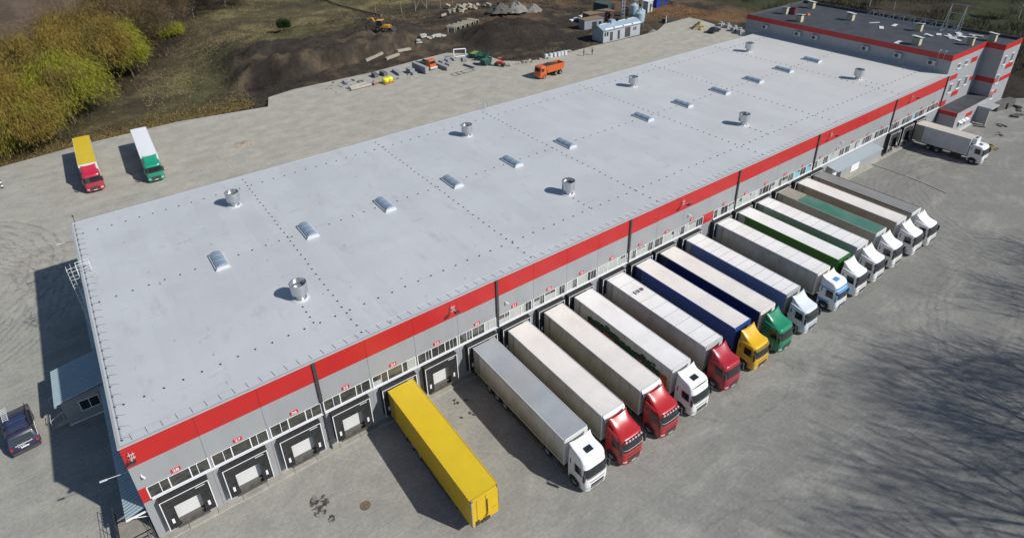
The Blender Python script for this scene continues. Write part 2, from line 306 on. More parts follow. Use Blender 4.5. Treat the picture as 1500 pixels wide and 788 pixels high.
# ------------------------------------------------------------------ warehouse
def roof_mat(name, base, alt, seam=1.0, stain=(.36, .34, .30), stain_amt=.5):
    m = bpy.data.materials.new(name); m.use_nodes = True; N = m.node_tree.nodes; L = m.node_tree.links; b = N['Principled BSDF']; b.inputs['Roughness'].default_value = .55; b.inputs['Specular IOR Level'].default_value = .35
    tc = N.new('ShaderNodeTexCoord'); P = tc.outputs['Object']
    def noise(sc, det, rough, st=None):
        n = N.new('ShaderNodeTexNoise'); n.inputs['Scale'].default_value = sc; n.inputs['Detail'].default_value = det; n.inputs['Roughness'].default_value = rough
        if st: mp = N.new('ShaderNodeMapping'); mp.inputs['Scale'].default_value = st; L.new(P, mp.inputs[0]); L.new(mp.outputs[0], n.inputs['Vector'])
        else: L.new(P, n.inputs['Vector'])
        return n.outputs['Fac']
    def rg(v, a, b_, c, d):
        r = N.new('ShaderNodeMapRange'); r.inputs[1].default_value = a; r.inputs[2].default_value = b_; r.inputs[3].default_value = c; r.inputs[4].default_value = d; L.new(v, r.inputs[0]); return r.outputs[0]
    def mix(f, a, b_, bt='MIX'):
        x = N.new('ShaderNodeMix'); x.data_type = 'RGBA'; x.blend_type = bt
        for k, v in ((0, f), (6, a), (7, b_)):
            if isinstance(v, tuple): x.inputs[k].default_value = (*v, 1)
            elif isinstance(v, (int, float)): x.inputs[k].default_value = v
            else: L.new(v, x.inputs[k])
        return x.outputs[2]
    c = mix(rg(noise(.12, 6, .6), .35, .65, 0, 1), base, alt)
    c = mix(rg(noise(.5, 8, .7, (1, .35, 1)), .56, .74, 0, stain_amt), c, stain)
    c = mix(rg(noise(.045, 8, .75), .53, .60, 0, .35), c, (base[0] * .86, base[1] * .86, base[2] * .84))
    c = mix(rg(noise(1.6, 3, .5, (1, .5, 1)), .70, .74, 0, .5), c, (stain[0] * .5, stain[1] * .5, stain[2] * .5))
    c = mix(rg(noise(.8, 5, .6, (.25, 1.3, 1)), .66, .76, 0, .5), c, (stain[0] * .55, stain[1] * .52, stain[2] * .5))
    # dusty, walked-on strip towards the far end
    sep = N.new('ShaderNodeSeparateXYZ'); L.new(P, sep.inputs[0]); s2 = N.new('ShaderNodeMath'); s2.operation = 'MULTIPLY_ADD'; s2.inputs[1].default_value = 60; L.new(noise(.08, 6, .7), s2.inputs[0]); L.new(sep.outputs[0], s2.inputs[2])
    c = mix(rg(s2.outputs[0], 70, 150, 0, .55), c, (.58, .555, .51))
    br = N.new('ShaderNodeTexBrick'); br.inputs['Scale'].default_value = 1; br.inputs['Brick Width'].default_value = 12; br.inputs['Row Height'].default_value = 1.9; br.inputs['Mortar Size'].default_value = .02; br.inputs['Color1'].default_value = (1, 1, 1, 1); br.inputs['Color2'].default_value = (.955, .955, .955, 1); br.inputs['Mortar'].default_value = (.93, .93, .93, 1)
    mp = N.new('ShaderNodeMapping'); mp.inputs['Rotation'].default_value = (0, 0, R(90)); L.new(P, mp.inputs[0]); L.new(mp.outputs[0], br.inputs['Vector']); c = mix(seam, c, br.outputs[0], 'MULTIPLY')
    L.new(c, b.inputs['Base Color']); bp = N.new('ShaderNodeBump'); bp.inputs['Strength'].default_value = .25; bp.inputs['Distance'].default_value = .03; L.new(noise(.9, 4, .6), bp.inputs['Height']); L.new(bp.outputs[0], b.inputs['Normal'])
    return m
XL, XR, DEP, HT = -13.73, 113.0, 37.7, 10.1
WH = thing('warehouse', 'long flat pale-roofed warehouse with a red band and numbered loading docks', 'warehouse')
JO = [XL, -8.99, -4.45, 0.05, 4.5, 9.0, 13.54, 18.02, 22.5, 26.9, 31.3, 36.0, 40.5, 45.2, 49.7, 55.24, 59.7, 64.2, 68.7, 73.12, 78.2, 83.6, 89.3, 95.0, 99.5, 104, 108.5, XR]
PIPES = [0.05, 18.02, 36.0, 55.24, 73.12, 95.0, 112.85]
mb = MB(); mb.box(XL + .05, XR, .04, DEP - .05, -.3, HT - .08)
for a, b in zip(JO[:-1], JO[1:]):
    mb.box(a + .012, b - .012, 0, .04, -.3, 8.0)
for k in range(8):
    y0 = DEP * k / 8; mb.box(XL, XL + .05, y0 + .012, y0 + DEP / 8 - .012, -.3, HT - .1)
mb.build('wall', GREYW, WH)
mb = MB()
for a, b in zip(JO[:-1], JO[1:]): mb.box(a + .01, b - .01, -.03, .04, 8.0, 10.0)
mb.build('red_band', REDW, WH)
for a, b, c, d in ((XL + .01, -13.2, 4.25, 5.68), (48.9, 50.9, 4.42, 5.72), (112.0, 112.7, 4.5, 5.7)): MB().box(a, b, -.03, 0, c, d).build('red_panel', REDW, WH)
ROOFM = roof_mat('roof_membrane', (.515, .528, .545), (.47, .482, .495), stain=(.37, .355, .325), stain_amt=.6)
mb = MB(); mb.box(XL + .12, XR, .12, DEP - .12, HT - .08, HT)
RF = mb.build('roof', ROOFM, WH)
mb = MB(); mb.box(XL - .08, XR, -.09, .12, 10.0, HT + .035); mb.box(XL - .08, XL + .12, .12, DEP + .06, 9.9, HT + .035); mb.box(XL + .12, XR, DEP - .12, DEP + .06, 9.9, HT + .035)
mb.build('roof_edge', M('edge_trim', (.42, .43, .44), .45, .2, .06), WH, bevel=.02)
for px in PIPES:
    mb = MB(); mb.box(px - .13, px + .13, -.16, -.035, 5.72, 10.0); mb.tube((px, -.12, .05), (px, -.12, 5.9), .085, n=10)
    for z in (1.2, 2.8, 4.2, 6.5, 8.2): mb.box(px - .15, px + .15, -.19, -.03, z, z + .06)
    mb.tube((px, -.12, .2), (px, -.35, .05), .085, n=10); mb.build('drainpipe', PIPE, WH)
mb = MB(); mb.box(XL + .6, 48.7, -.16, 0, 4.28, 4.41); mb.box(51.0, XR, -.16, 0, 4.28, 4.41); mb.build('sill_rail', M('sill_white', (.62, .63, .65), .4, 0, .05), WH, bevel=.01)
# plinth kerb at the wall foot
mb = MB(); rr = random.Random(3); x = XL + .1
while x < 112.6:
    x2 = min(x + rr.uniform(1.9, 2.3), 112.7); mb.box(x, x2 - .03, -.55 - rr.uniform(0, .04), -.001, -.1, .17 + rr.uniform(-.02, .02)); x = x2
mb.build('plinth', CONC, WH)

# docks
FLAP = M('dock_flap', (.016, .016, .018), .7, 0, .3, 2, (.07, .065, .06), .4)
DOORW = M('dock_door_white', (.62, .63, .63), .4, 0, .04, .6, (.4, .39, .35), .3)
DOCKSHADE = M('open_dock_shade', (.10, .105, .11), .5, 0, .15)  # dark colour stands for the shade inside open docks
SIGNR = M('sign_red', (.50, .02, .03), .4, 0, .04)
PANEW = M('pale_blind', (.40, .42, .39), .5, 0, .12, .8)
PANEC = M('cyan_film', (.16, .46, .58), .35, 0, .12)
def shelter_mesh():
    m = MB(); w = 1.7; d = -.62; zt = 4.14; zb = .95
    m.box(-w, w, d, -.001, zt - .1, zt)                                    # roof board
    m.box(-w, -w + .06, d, -.001, zb, zt - .1); m.box(w - .06, w, d, -.001, zb, zt - .1)   # side boards
    m.box(-w + .06, w - .06, d + .02, d + .05, 3.14, zt - .1)               # top curtain
    m.box(-w + .06, -.92, d + .06, d + .09, zb, 3.14, rot=(0, 0, R(2))); m.box(.92, w - .06, d + .06, d + .09, zb, 3.14, rot=(0, 0, R(-2)))
    m.box(-w - .03, w + .03, d - .02, 0, zt + .002, zt + .03)
    return m.mesh('dock_shelter', FLAP)
def trim_mesh():
    m = MB(); w = 1.7; d = -.62; zt = 4.14; zb = .95; t = .05
    m.box(-w - .015, w + .015, d - .015, d + .02, zt - .085, zt - .02); m.box(-w - .015, -w + t, d - .015, d + .02, zb, zt - .085); m.box(w - t, w + .015, d - .015, d + .02, zb, zt - .085)
    m.box(.75, 1.4, d - .002, d + .02, zt - .3, zt - .25)
    for s in (-1, 1): m.box(s * 1.28 - .085, s * 1.28 + .085, d + .03, d + .055, 1.5, 1.98)
    return m.mesh('trim', WHITEP)
def door_mesh():
    m = MB()
    for k in range(5): m.box(-1.35, 1.35, -.05, -.001, 1.22 + k * .48, 1.22 + k * .48 + .465)
    return m.mesh('dock_door', DOORW)
def pit_mesh():
    m = MB(); m.box(-1.15, 1.15, -.42, -.002, .62, .66); m.box(-1.15, 1.15, -.30, -.002, 1.12, 1.2); m.box(-1.15, 1.15, -.12, -.002, .2, 1.1); return m.mesh('dock_leveller', M('leveller', (.12, .115, .11), .6, .2, .3, 2, DIRT, .5))
def buff_mesh():
    m = MB(); m.box(-.09, .09, -.18, -.002, .62, .95); m.box(-.07, .07, -.21, -.18, .65, .92); return m.mesh('buffer', BLACKR)
SH, TR, DR, PT, BF = shelter_mesh(), trim_mesh(), door_mesh(), pit_mesh(), buff_mesh()
DRD = DR.copy(); DRD.materials.clear(); DRD.materials.append(DOCKSHADE)
DOCKX = {n: (-11.12 + 4.455 * (28 - n) if n >= 15 else 53.0 + 4.37 * (14 - n)) for n in range(1, 29)}
TRAILX = {24: 6.845, 22: 15.82, 21: 19.93, 20: 24.45, 19: 28.5, 18: 33.4, 17: 37.8, 16: 41.8, 15: 46.5, 14: 52.43, 13: 56.72, 12: 60.85, 11: 65.4, 10: 70.0, 9: 73.7}
PLAIN = (5, 6, 7, 8)                                                    # numbered bays over the canopy: no dock under them
rr = random.Random(5)
for n in range(28, 0, -1):
    cx = DOCKX[n]; dx = TRAILX.get(n, cx - .02)
    if n not in PLAIN and n != 1:
        s = inst('dock_shelter', SH, WH, (dx, 0, 0)); inst('trim', TR, s)
        inst('dock_door', DR if n > 14 else DRD, WH, (dx, 0, 0)); inst('dock_leveller', PT, WH, (dx, 0, 0))
        for sx in (-1, 1): inst('buffer', BF, WH, (dx + sx * .95, 0, 0))
    # ribbon window of five panes
    wl, wr = cx - 2.06, cx + 2.14
    if n == 14: wl = 51.0
    if n == 1: wr = 111.9
    m = MB(); m.box(wl, wr, -.02, -.002, 4.42, 5.62); wn = m.build('window', WGLASS, WH)
    cuts = [wl, cx - 1.24, cx - .62, cx + .82, cx + 1.33, wr]
    m = MB(); m.box(wl - .03, wr + .03, -.05, 0, 5.58, 5.62); m.box(wl - .03, wr + .03, -.05, 0, 4.42, 4.46)
    for k, c in enumerate(cuts): t = .04 if k in (0, 2, 3, 5) else .022; m.box(c - t, c + t, -.07, 0, 4.46, 5.58)
    if n < 24:
        for c in (cx - .93, cx + .1, cx + 1.7): m.box(c - .012, c + .012, -.055, 0, 4.46, 5.58)
    m.build('window_frame', WHITEP, wn)
    fill = []
    if n <= 24 and n != 23:
        for a, b in zip(cuts[:-1], cuts[1:]):
            if b - a < .7:
                if rr.random() < .35: fill.append((a, b))
            elif rr.random() < (.75 if n > 9 else .45): fill.append((a, b))
    if fill:
        for a, b in fill:
            top = 5.58 if rr.random() < .7 else rr.uniform(5.0, 5.5)
            m = MB(); m.box(a + .05, b - .05, -.035, -.021, 4.47, top)
            m.build('blind', PANEC if n in (10, 3) else PANEW, wn)
    # number plate over the dock
    m = MB(); m.box(cx - .33, cx + .33, -.05, -.001, 5.76, 6.12); pl = m.build('number_plate', SIGNR, WH, bevel=.01)
    tm = text_mesh(str(n), .36, 1.25); tm.materials.append(WHITEP)
    t = bpy.data.objects.new('digits', tm); COL.objects.link(t); t.parent = pl; t.location = (cx, -.056, 5.94); t.rotation_euler = (R(90), 0, 0)
    
# wall fittings: cameras and floodlights on brackets
for x in (-13.15, 19.0, 46.0, 80.0):
    m = MB(); m.box(x - .04, x + .04, -.12, -.001, 6.82, 6.98); m.tube((x, -.1, 6.9), (x + .16, -.36, 6.82), .075, n=8); m.build('camera', WHITEP, WH)
for x in (-13.2, 13.0, 44.5, 76.0, 100.0):
    m = MB()
    for z in (9.0, 9.35): m.tube((x - .22, -.25, z), (x + .22, -.25, z), .025, n=5)
    m.tube((x, -.03, 9.18), (x, -.95, 9.3), .035, n=6); m.tube((x - .1, -.25, 8.75), (x - .1, -.25, 9.6), .025, n=5); m.tube((x + .12, -.25, 8.9), (x + .12, -.25, 9.5), .025, n=5)
    f = m.build('floodlight', ALUW, WH); m = MB(); m.box(x - .22, x + .22, -1.25, -.8, 9.22, 9.36, rot=(R(-20), 0, 0)); m.build('lamp_head', DARKM, f)

# roof fittings
def vent_mesh():
    m = MB(); m.lathe([(.62, 0), (.62, .12), (.46, .14), (.46, .55), (.5, .6), (.80, .74), (.82, .8), (.82, 1.78), (.85, 1.8), (.85, 1.84), (.79, 1.84)], n=28)
    m.lathe([(.79, 1.84), (.79, .95), (.5, .9)], n=28); m.lathe([(.5, 1.02), (.62, 1.25), (0.02, 1.34)], n=20); return m.mesh('roof_vent', GALV, True)
VM = vent_mesh(); m = MB(); m.lathe([(.86, .001), (.84, .05), (.66, .1), (.63, .12)], n=24); VB = m.mesh('collar', M('vent_collar', (.55, .56, .57), .5, 0, .05), True)
for x, y in ((2.2, 8.6), (34.3, 8.5), (67.5, 8.5), (99.3, 8.7), (2.1, 30.4), (34.2, 30.4), (67.4, 30.35), (99.3, 30.4)):
    v = inst('roof_vent', VM, RF, (x, y, HT)); inst('collar', VB, v); v.scale = (.93, .93, .95)
def sky_mesh():
    m = MB(); n = 12; L2 = 1.5; w = .58
    P = [[(w * math.cos(math.pi * i / n), y, .14 + .40 * math.sin(math.pi * i / n)) for i in range(n + 1)] for y in (-L2, L2)]
    m.grid(P); m.add([P[0][i] for i in range(n + 1)], [tuple(range(n + 1))]); m.add([P[1][i] for i in range(n + 1)], [tuple(range(n + 1))]); return m.mesh('skylight', M('polycarbonate', (.30, .37, .45), .18, .25, .1, 2, spec=.8), True, 50)
def skyrib_mesh():
    m = MB(); n = 12; w = .6
    for y in (-1.47, -.5, .5, 1.47):
        P = [[(w * math.cos(math.pi * i / n), y + d, .14 + .412 * math.sin(math.pi * i / n)) for i in range(n + 1)] for d in (-.03, .03)]; m.grid(P)
    m.box(-.68, -.58, -1.58, 1.58, .001, .15); m.box(.58, .68, -1.58, 1.58, .001, .15); m.box(-.58, .58, -1.58, -1.5, .001, .34); m.box(-.58, .58, 1.5, 1.58, .001, .34)
    return m.mesh('frame', M('skylight_frame', (.60, .62, .64), .4, .1, .05))
SM, SF = sky_mesh(), skyrib_mesh()
for x in (-2.3, 6.85, 15.95, 25.0, 34.05, 43.15, 58.35, 67.2, 76.35, 85.3, 94.1, 103.1):
    s = inst('skylight', SM, RF, (x, 19.35, HT)); inst('frame', SF, s)
# lightning conductors: wire on black holders
m = MB(); BL = []
for y in (4.2, 19.45, 34.3):
    x = XL + .9
    while x < 112: BL.append((x, y + rr.uniform(-.05, .05))); x += 1.38
for x0 in (4.7, 22.85, 41.0, 60.95, 78.6, 97.0):
    y = .8
    while y < 37.2: BL.append((x0 + rr.uniform(-.05, .05), y)); y += 1.05
for x, y0 in ((2.0, 8.4), (34.1, 8.4), (67.4, 8.4), (99.3, 8.4)):
    for k in range(5): BL.append((x - .1, y0 - .3 - k * .9))
y = .6
while y < 37.3: BL.append((XL + .32, y)); y += 1.25
for x, y in BL:
    if abs(y - 19.45) < .1 and any(abs(x - s) < 1.1 for s in (-2.3, 6.85, 15.95, 25.0, 34.05, 43.15, 58.35, 67.2, 76.35, 85.3, 94.1, 103.1)): continue
    if any((x - a) ** 2 + (y - b) ** 2 < 1 for a, b in ((2.2, 8.6), (34.3, 8.5), (67.5, 8.5), (99.3, 8.7))): continue
    m.lathe([(.07, 0), (.06, .09), (.01, .1)], c=(x, y, HT), n=7)
tag(m.build('conductor_holder', M('holder', (.04, .04, .045), .6), WH), kind='stuff')
m = MB(); ca = M('grey_cable', (.22, .225, .23), .5, .3)
m.tube((XL + .32, .5, HT + .1), (XL + .32, 37.2, HT + .1), .014, n=4); m.tube((XL + .5, .95, HT + .02), (XR - .5, .95, HT + .02), .016, n=4)
x = XL + .8; k = 0
while x < XR - 1: m.tube((x, .95, HT + .02), (x + .12, .25, HT + .045), .014, n=4); x += 1.0; k += 1
y = .8
while y < 37: m.tube((XL + .32, y, HT + .1), (XL + .95, y - .25, HT + .02), .014, n=4); y += 1.25
m.build('heating_cable', ca, WH)
# cage ladders on the left wall and the back wall
def cage(name, cx, cy, nx, ny, z0):
    """nx,ny = outward direction"""
    o = MB(); tx, ty = -ny, nx
    P = lambda u, w, z: (cx + tx * u + nx * w, cy + ty * u + ny * w, z)
    for u in (-.3, .3): o.tube(P(u, .22, z0), P(u, .22, 11.2), .03, n=6); o.path([P(u, .22, 11.2), P(u, -.9, 11.2), P(u, -.9, 10.12)], .03)
    z = z0 + .3
    while z < 10.1: o.tube(P(-.3, .22, z), P(.3, .22, z), .018, n=5); z += .3
    z = 2.6
    arc = lambda z: [P(.42 * math.sin(a) * 1.0 if abs(a) < 1.6 else .3 * (1 if a > 0 else -1), .22 + .42 + .42 * math.cos(a) if abs(a) < 1.6 else .22, z) for a in (-2, -1.55, -1, -.5, 0, .5, 1, 1.55, 2)]
    while z < 11.3: o.path(arc(z), .022, n=5); z += .9
    for i in (1, 3, 5, 7): o.tube(arc(2.6)[i], arc(11.2)[i], .018, n=5)
    o.path([P(-.3, -.9, 10.7), P(-.3, .22, 10.7)], .02); o.path([P(.3, -.9, 10.7), P(.3, .22, 10.7)], .02)
    return o.build(name, M('ladder_paint', (.60, .62, .60), .45, 0, .05), WH)
cage('cage_ladder', XL, 25.9, -1, 0, 3.2); cage('cage_ladder', 42.0, DEP, 0, 1, 2.6)
m = MB(); m.tube((XL + .4, DEP - .1, 10.1), (XL + .4, DEP - .1, 10.9), .03); m.lathe([(.01, .1), (.09, .05), (.09, -.08), (.01, -.1)], c=(XL + .4, DEP - .1, 10.95), n=10); m.build('beacon', DARKM, WH)
for y, z in ((1.2, 6.6), (36.9, 8.2)):
    m = MB(); m.tube((XL, y, z), (XL - 1.5, y, z + .25), .025, n=6); l = m.build('lamp_arm', ALUW, WH); m = MB(); m.box(XL - 1.95, XL - 1.45, y - .08, y + .08, z + .22, z + .3, rot=(0, R(8), 0)); m.build('lamp_head', ALUW, l, bevel=.03)

# corrugated side canopy along the left wall (with its stair below) and the shed on it
def corr(m, x0, z0, x1, z1, y0, y1, pitch=.3, amp=.07, th=.02):
    """corrugated sheet sloping from (x0,z0) to (x1,z1), ribs along x"""
    n = int((y1 - y0) / pitch); ys = []
    for k in range(n):
        a = y0 + (y1 - y0) * k / n; d = (y1 - y0) / n; ys += [(a, 0), (a + d * .3, 0), (a + d * .42, amp), (a + d * .88, amp)]
    ys.append((y1, 0)); m.grid([[(x0, y, z0 + h + th) for y, h in ys], [(x1, y, z1 + h + th) for y, h in ys]]); m.grid([[(x0, y, z0) for y in (y0, y1)], [(x1, y, z1) for y in (y0, y1)]])
    m.grid([[(x1, y, z1 + h + th) for y, h in ys], [(x1, y, z1 - .06) for y, h in ys]])
    for y in (y0, y1): m.add([(x0, y, z0), (x1, y, z1), (x1, y, z1 + th), (x0, y, z0 + th)], [(0, 1, 2, 3)])
CORR = M('corrugated_blue_grey', (.30, .385, .42), .4, .15, .07, .6, (.3, .3, .28), .2)
m = MB(); corr(m, XL - .01, 3.55, -15.15, 3.15, .3, 16.9); corr(m, XL - .01, 3.55, -15.15, 3.15, 22.2, 35.2)
cn = m.build('side_canopy', CORR, WH)
m = MB(); m.box(XL - 1.42, XL - .02, .26, .3, 3.02, 3.2); y = .5
for y in (.4, 4.5, 8.5, 12.5, 16.6, 22.6, 27, 31, 35): m.tube((XL - .02, y, 2.4), (XL - 1.3, y, 3.12), .03, n=5)
m.build('bracket', WHITEP, cn)
SH_ = thing('side_shed', 'small grey lean-to porch with corrugated roof on the left side of the warehouse', 'shed', (-16.1, 19.5, 0))
WALLL = M('shed_wall', (.27, .285, .285), .55, 0, .06, .6, DIRT, .2)
m = MB(); m.prism([(-18.35 + 16.1, 0), (XL - .06 + 16.1, 0), (XL - .06 + 16.1, 3.3), (-18.35 + 16.1, 2.72)], 17.0 - 19.5, 21.9 - 19.5, ax='Y')
m.build('wall', WALLL, SH_)
m = MB(); corr(m, XL - .02 + 16.1, 3.62, -18.75 + 16.1, 2.92, 16.7 - 19.5, 22.1 - 19.5, .3); m.box(-18.78 + 16.1, -18.6 + 16.1, -2.8, 2.6, 2.74, 2.84); m.build('roof', CORR, SH_)
m = MB(); m.box(-.95, .55, -2.53, -2.49, 1.15, 2.25); w = m.build('window', GLASS, SH_)
m = MB()
for a, b, c_, d in ((-1.0, .6, 1.1, 1.17), (-1.0, .6, 2.23, 2.3), (-1.0, -.94, 1.17, 2.23), (.54, .6, 1.17, 2.23), (-.23, -.17, 1.17, 2.23)): m.box(a, b, -2.56, -2.49, c_, d)
m.build('frame', WHITEP, w)
m = MB(); m.box(-2.25, 2.3, -2.54, -2.5, .05, .16); m.build('skirting', WHITEP, SH_)
m = MB()
for k in range(3): m.box(-3.4 - .0 + k * .33, -2.27, -2.0 + .001 * k, 1.2 - .001 * k, 0 if k == 0 else .17 * k + .001, .17 * (k + 1))
m.build('step', CONC, SH_, bevel=.02)
m = MB()
for y in (-2.0, 1.2): m.path([(-3.5, y, 0), (-3.5, y, .95), (-2.5, y, 1.45), (-2.3, y, 1.45)], .03); m.tube((-2.5, y, .5), (-2.5, y, 1.45), .025)
m.path([(-3.5, -2.0, .95), (-3.5, -1.0, .95)], .03); m.build('handrail', ALUW, SH_)
# steel stair under the canopy end
ST = thing('steel_stair', 'dark steel access stair with handrails at the near left corner of the warehouse', 'stair', (-15.0, .6, 0))
m = MB(); m.box(-1.0, 1.15, -.2, 2.6, 1.12, 1.18)
for k in range(7): z = 1.12 - (k + 1) * .16; m.box(-1.0, 1.1, -.2 - (k + 1) * .28, -.2 - k * .28 - .02, z, z + .04)
m.build('tread', M('stair_plate', (.30, .28, .24), .6, .2, .2, 2), ST)
m = MB()
for x in (-1.03, 1.13): m.path([(x, 2.6, 1.1), (x, -.2, 1.1), (x, -2.2, .02)], .05, n=5)
for x in (-.9, 1.0):
    for y in (2.4, -.1): m.tube((x, y, 0), (x, y, 1.12), .045)
m.build('frame', DARKM, ST)
for sx in (-1.03, 1.13):
    m = MB()
    for h in (.35, .7, 1.05): m.path([(sx, 2.6, 1.15 + h), (sx, -.2, 1.15 + h), (sx, -2.2, .05 + h)], .02, n=5)
    for y in (2.6, 1.7, .8, -.2): m.tube((sx, y, 1.15), (sx, y, 2.2), .022, n=5)
    for k in (1, 2, 3): y = -.2 - 2.0 * k / 3; m.tube((sx, y, 1.15 - 1.1 * k / 3), (sx, y, 2.2 - 1.1 * k / 3), .022, n=5)
    m.build('handrail', DARKM, ST)
# loading canopy and doors under bays 8 to 5
m = MB(); m.prism([(0, 3.72), (-1.75, 3.38), (-1.75, 3.30), (0, 3.62)], 77.4, 90.6); m.build('loading_canopy', M('canopy_sheet', (.36, .41, .44), .4, .15, .05), WH)
m = MB()
for x in (78.0, 82.5, 86.5, 90.2): m.tube((x, -.02, 2.6), (x, -1.6, 3.36), .03, n=5)
m.build('canopy_bracket', WHITEP, WH)
for x0, x1, z1, mt in ((79.3, 80.7, 2.6, WHITEP), (81.0, 82.2, 2.5, DARKM), (85.2, 87.6, 2.7, WHITEP)):
    m = MB(); m.box(x0, x1, -.06, -.001, .18, z1); m.build('door', mt, WH, bevel=.015)
m = MB(); m.box(77.0, 90.4, -1.1, -.56, -.1, .14); m.build('loading_step', CONC, WH)

# ------------------------------------------------------------------ office block at the far end
OF = thing('office_block', 'grey three-storey office block with red bands and dark flat roof, adjoining the warehouse', 'office building', (113.0, 0, 0))
ox = lambda v: v - 113.0
GREYO = M('office_panel', (.31, .32, .335), .5, 0, .04, .4)
m = MB(); m.box(.03, ox(126.7), .3, 41, -.3, 12.45); m.box(ox(126.7) + .001, ox(134.2), -2.7, 41, -.3, 12.45); m.build('wall', GREYO, OF)
m = MB()
for x0, x1, y0, y1 in ((0, .05, .27, 41.03), (.05, ox(126.66), .27, .32), (ox(126.66), ox(126.71), -2.73, .32), (ox(126.71), ox(134.23), -2.73, -2.68), (ox(134.18), ox(134.23), -2.68, 41.03), (.05, ox(134.18), 40.98, 41.03)): m.box(x0, x1, y0, y1, 12.45, 13.4)
m.build('red_band', REDW, OF)
m = MB()
for x0, x1, y0, y1 in ((.051, .24, .33, 40.97), (.241, ox(126.69), .33, .52), (ox(126.72), ox(126.9), -2.67, .52), (ox(126.91), ox(133.98), -2.67, -2.5), (ox(133.99), ox(134.17), -2.67, 40.97), (.241, ox(133.98), 40.8, 40.97)): m.box(x0, x1, y0, y1, 12.44, 13.43)
m.build('parapet', M('parapet_dark', (.06, .066, .075), .7, 0, .15), OF)
MB().box(ox(126.66), ox(126.699), -2.699, .29, 6.3, 7.2).build('red_panel', REDW, OF)
m = MB()
for x0, x1, z0, z1 in ((121.9, 124.3, 10.4, 11.3), (114.6, 117.4, 8.6, 9.5), (117.6, 120.2, 5.0, 5.9), (113.3, 116.0, 3.95, 4.9), (124.0, 125.2, 6.6, 7.4)): MB().box(ox(x0), ox(x1), .26, .299, z0, z1).build('red_panel', REDW, OF)
for x0, x1, z0, z1 in ((130.2, 133.4, 8.3, 9.2), (129.3, 134.2, 6.1, 6.9), (127.0, 129.8, 3.9, 4.6), (126.7, 127.6, 6.3, 7.2)): MB().box(ox(x0), ox(x1), -2.74, -2.701, z0, z1).build('red_panel', REDW, OF)
ROOFD = M('bitumen_roof', (.042, .047, .056), .75, 0, .2, .5, (.08, .08, .085), .35)
m = MB(); m.box(.23, ox(134.0), .5, 40.8, 12.45, 12.92); m.box(ox(126.9), ox(134.0), -2.5, .499, 12.45, 12.92)
ORF = m.build('roof', ROOFD, OF)
for x, z, y in [(116.8, 10.9, .3), (119.7, 10.95, .3), (116.0, 7.0, .3), (119.2, 7.05, .3), (122.2, 7.1, .3), (128.5, 10.3, -2.7), (128.0, 6.9, -2.7), (127.9, 3.9, -2.7), (131.8, 10.3, -2.7)]:
    h = .75 if z > 10 and y > 0 else 1.5
    m = MB(); m.box(ox(x) - .5, ox(x) + .5, y - .03, y - .002, z - h / 2, z + h / 2); w = m.build('window', GLASS, OF)
    m = MB(); a, b = ox(x) - .58, ox(x) + .58
    m.box(a, b, y - .07, y, z + h / 2, z + h / 2 + .08); m.box(a - .08, b + .08, y - .2, y, z - h / 2 - .1, z - h / 2); m.box(a, a + .08, y - .07, y, z - h / 2, z + h / 2); m.box(b - .08, b, y - .07, y, z - h / 2, z + h / 2); m.box(ox(x) - .03, ox(x) + .03, y - .06, y, z - h / 2, z + h / 2)
    m.build('frame', WHITEP, w)
ACM = M('aircon_case', (.42, .45, .48), .5, .1, .06)
for y in (36.2, 28.7, 25.0, 14.85, 8.9, 3.2):
    m = MB(); m.box(-.46, 0.029, y - .68, y + .68, 11.2, 12.08); u = m.build('air_conditioner', ACM, OF, bevel=.03)
    m = MB(); m.lathe([(.01, -.485), (.34, -.485), (.34, -.461)], 'X', (0, y + .16, 11.64), n=16); m.build('fan_grille', DARKM, u)
m = MB(); m.box(-.03, .028, .3, 40.9, 10.02, 10.35); m.build('flashing', M('flashing', (.38, .40, .43), .45, .2, .05), OF)
for i, (x, y, s) in enumerate(((121.0, 37.2, 1), (130.2, 36.6, 1.15), (117.2, 31.4, 1.1), (126.0, 25.3, 1.15), (127.4, 12.4, 1.05), (117.3, 8.2, 1.2), (124.0, 2.0, .9), (129.8, .6, 1.05))):
    m = MB(); m.box(ox(x) - .45 * s, ox(x) + .45 * s, y - .55 * s, y + .55 * s, 12.9, 14.0 * 1.0 + .2 * s)
    c = m.build('chimney', M('chimney_block', (.46, .42, .29), .85, 0, .15, 1.5), ORF, bevel=.02); m = MB(); m.box(ox(x) - .62 * s, ox(x) + .62 * s, y - .72 * s, y + .72 * s, 14.12 + .2 * s, 14.2 + .2 * s, rot=(R(6 if i % 2 else -5), R(8), 0)); m.build('cap', M('chimney_cap', (.66, .67, .68), .4, .3, .05), c)
    m = MB(); m.box(ox(x) - .3 * s, ox(x) + .3 * s, y - .4 * s, y + .4 * s, 14.0 + .2 * s, 14.1 + .2 * s); m.build('outlet', DARKM, c)
# roof-edge ladder hoops
m = MB()
for y in (1.6, 2.5): m.path([(-.08, y, 10.3), (-.08, y, 13.9), (.6, y, 13.9), (.6, y, 12.95)], .03, n=5)
m.build('roof_ladder', ALUW, OF)
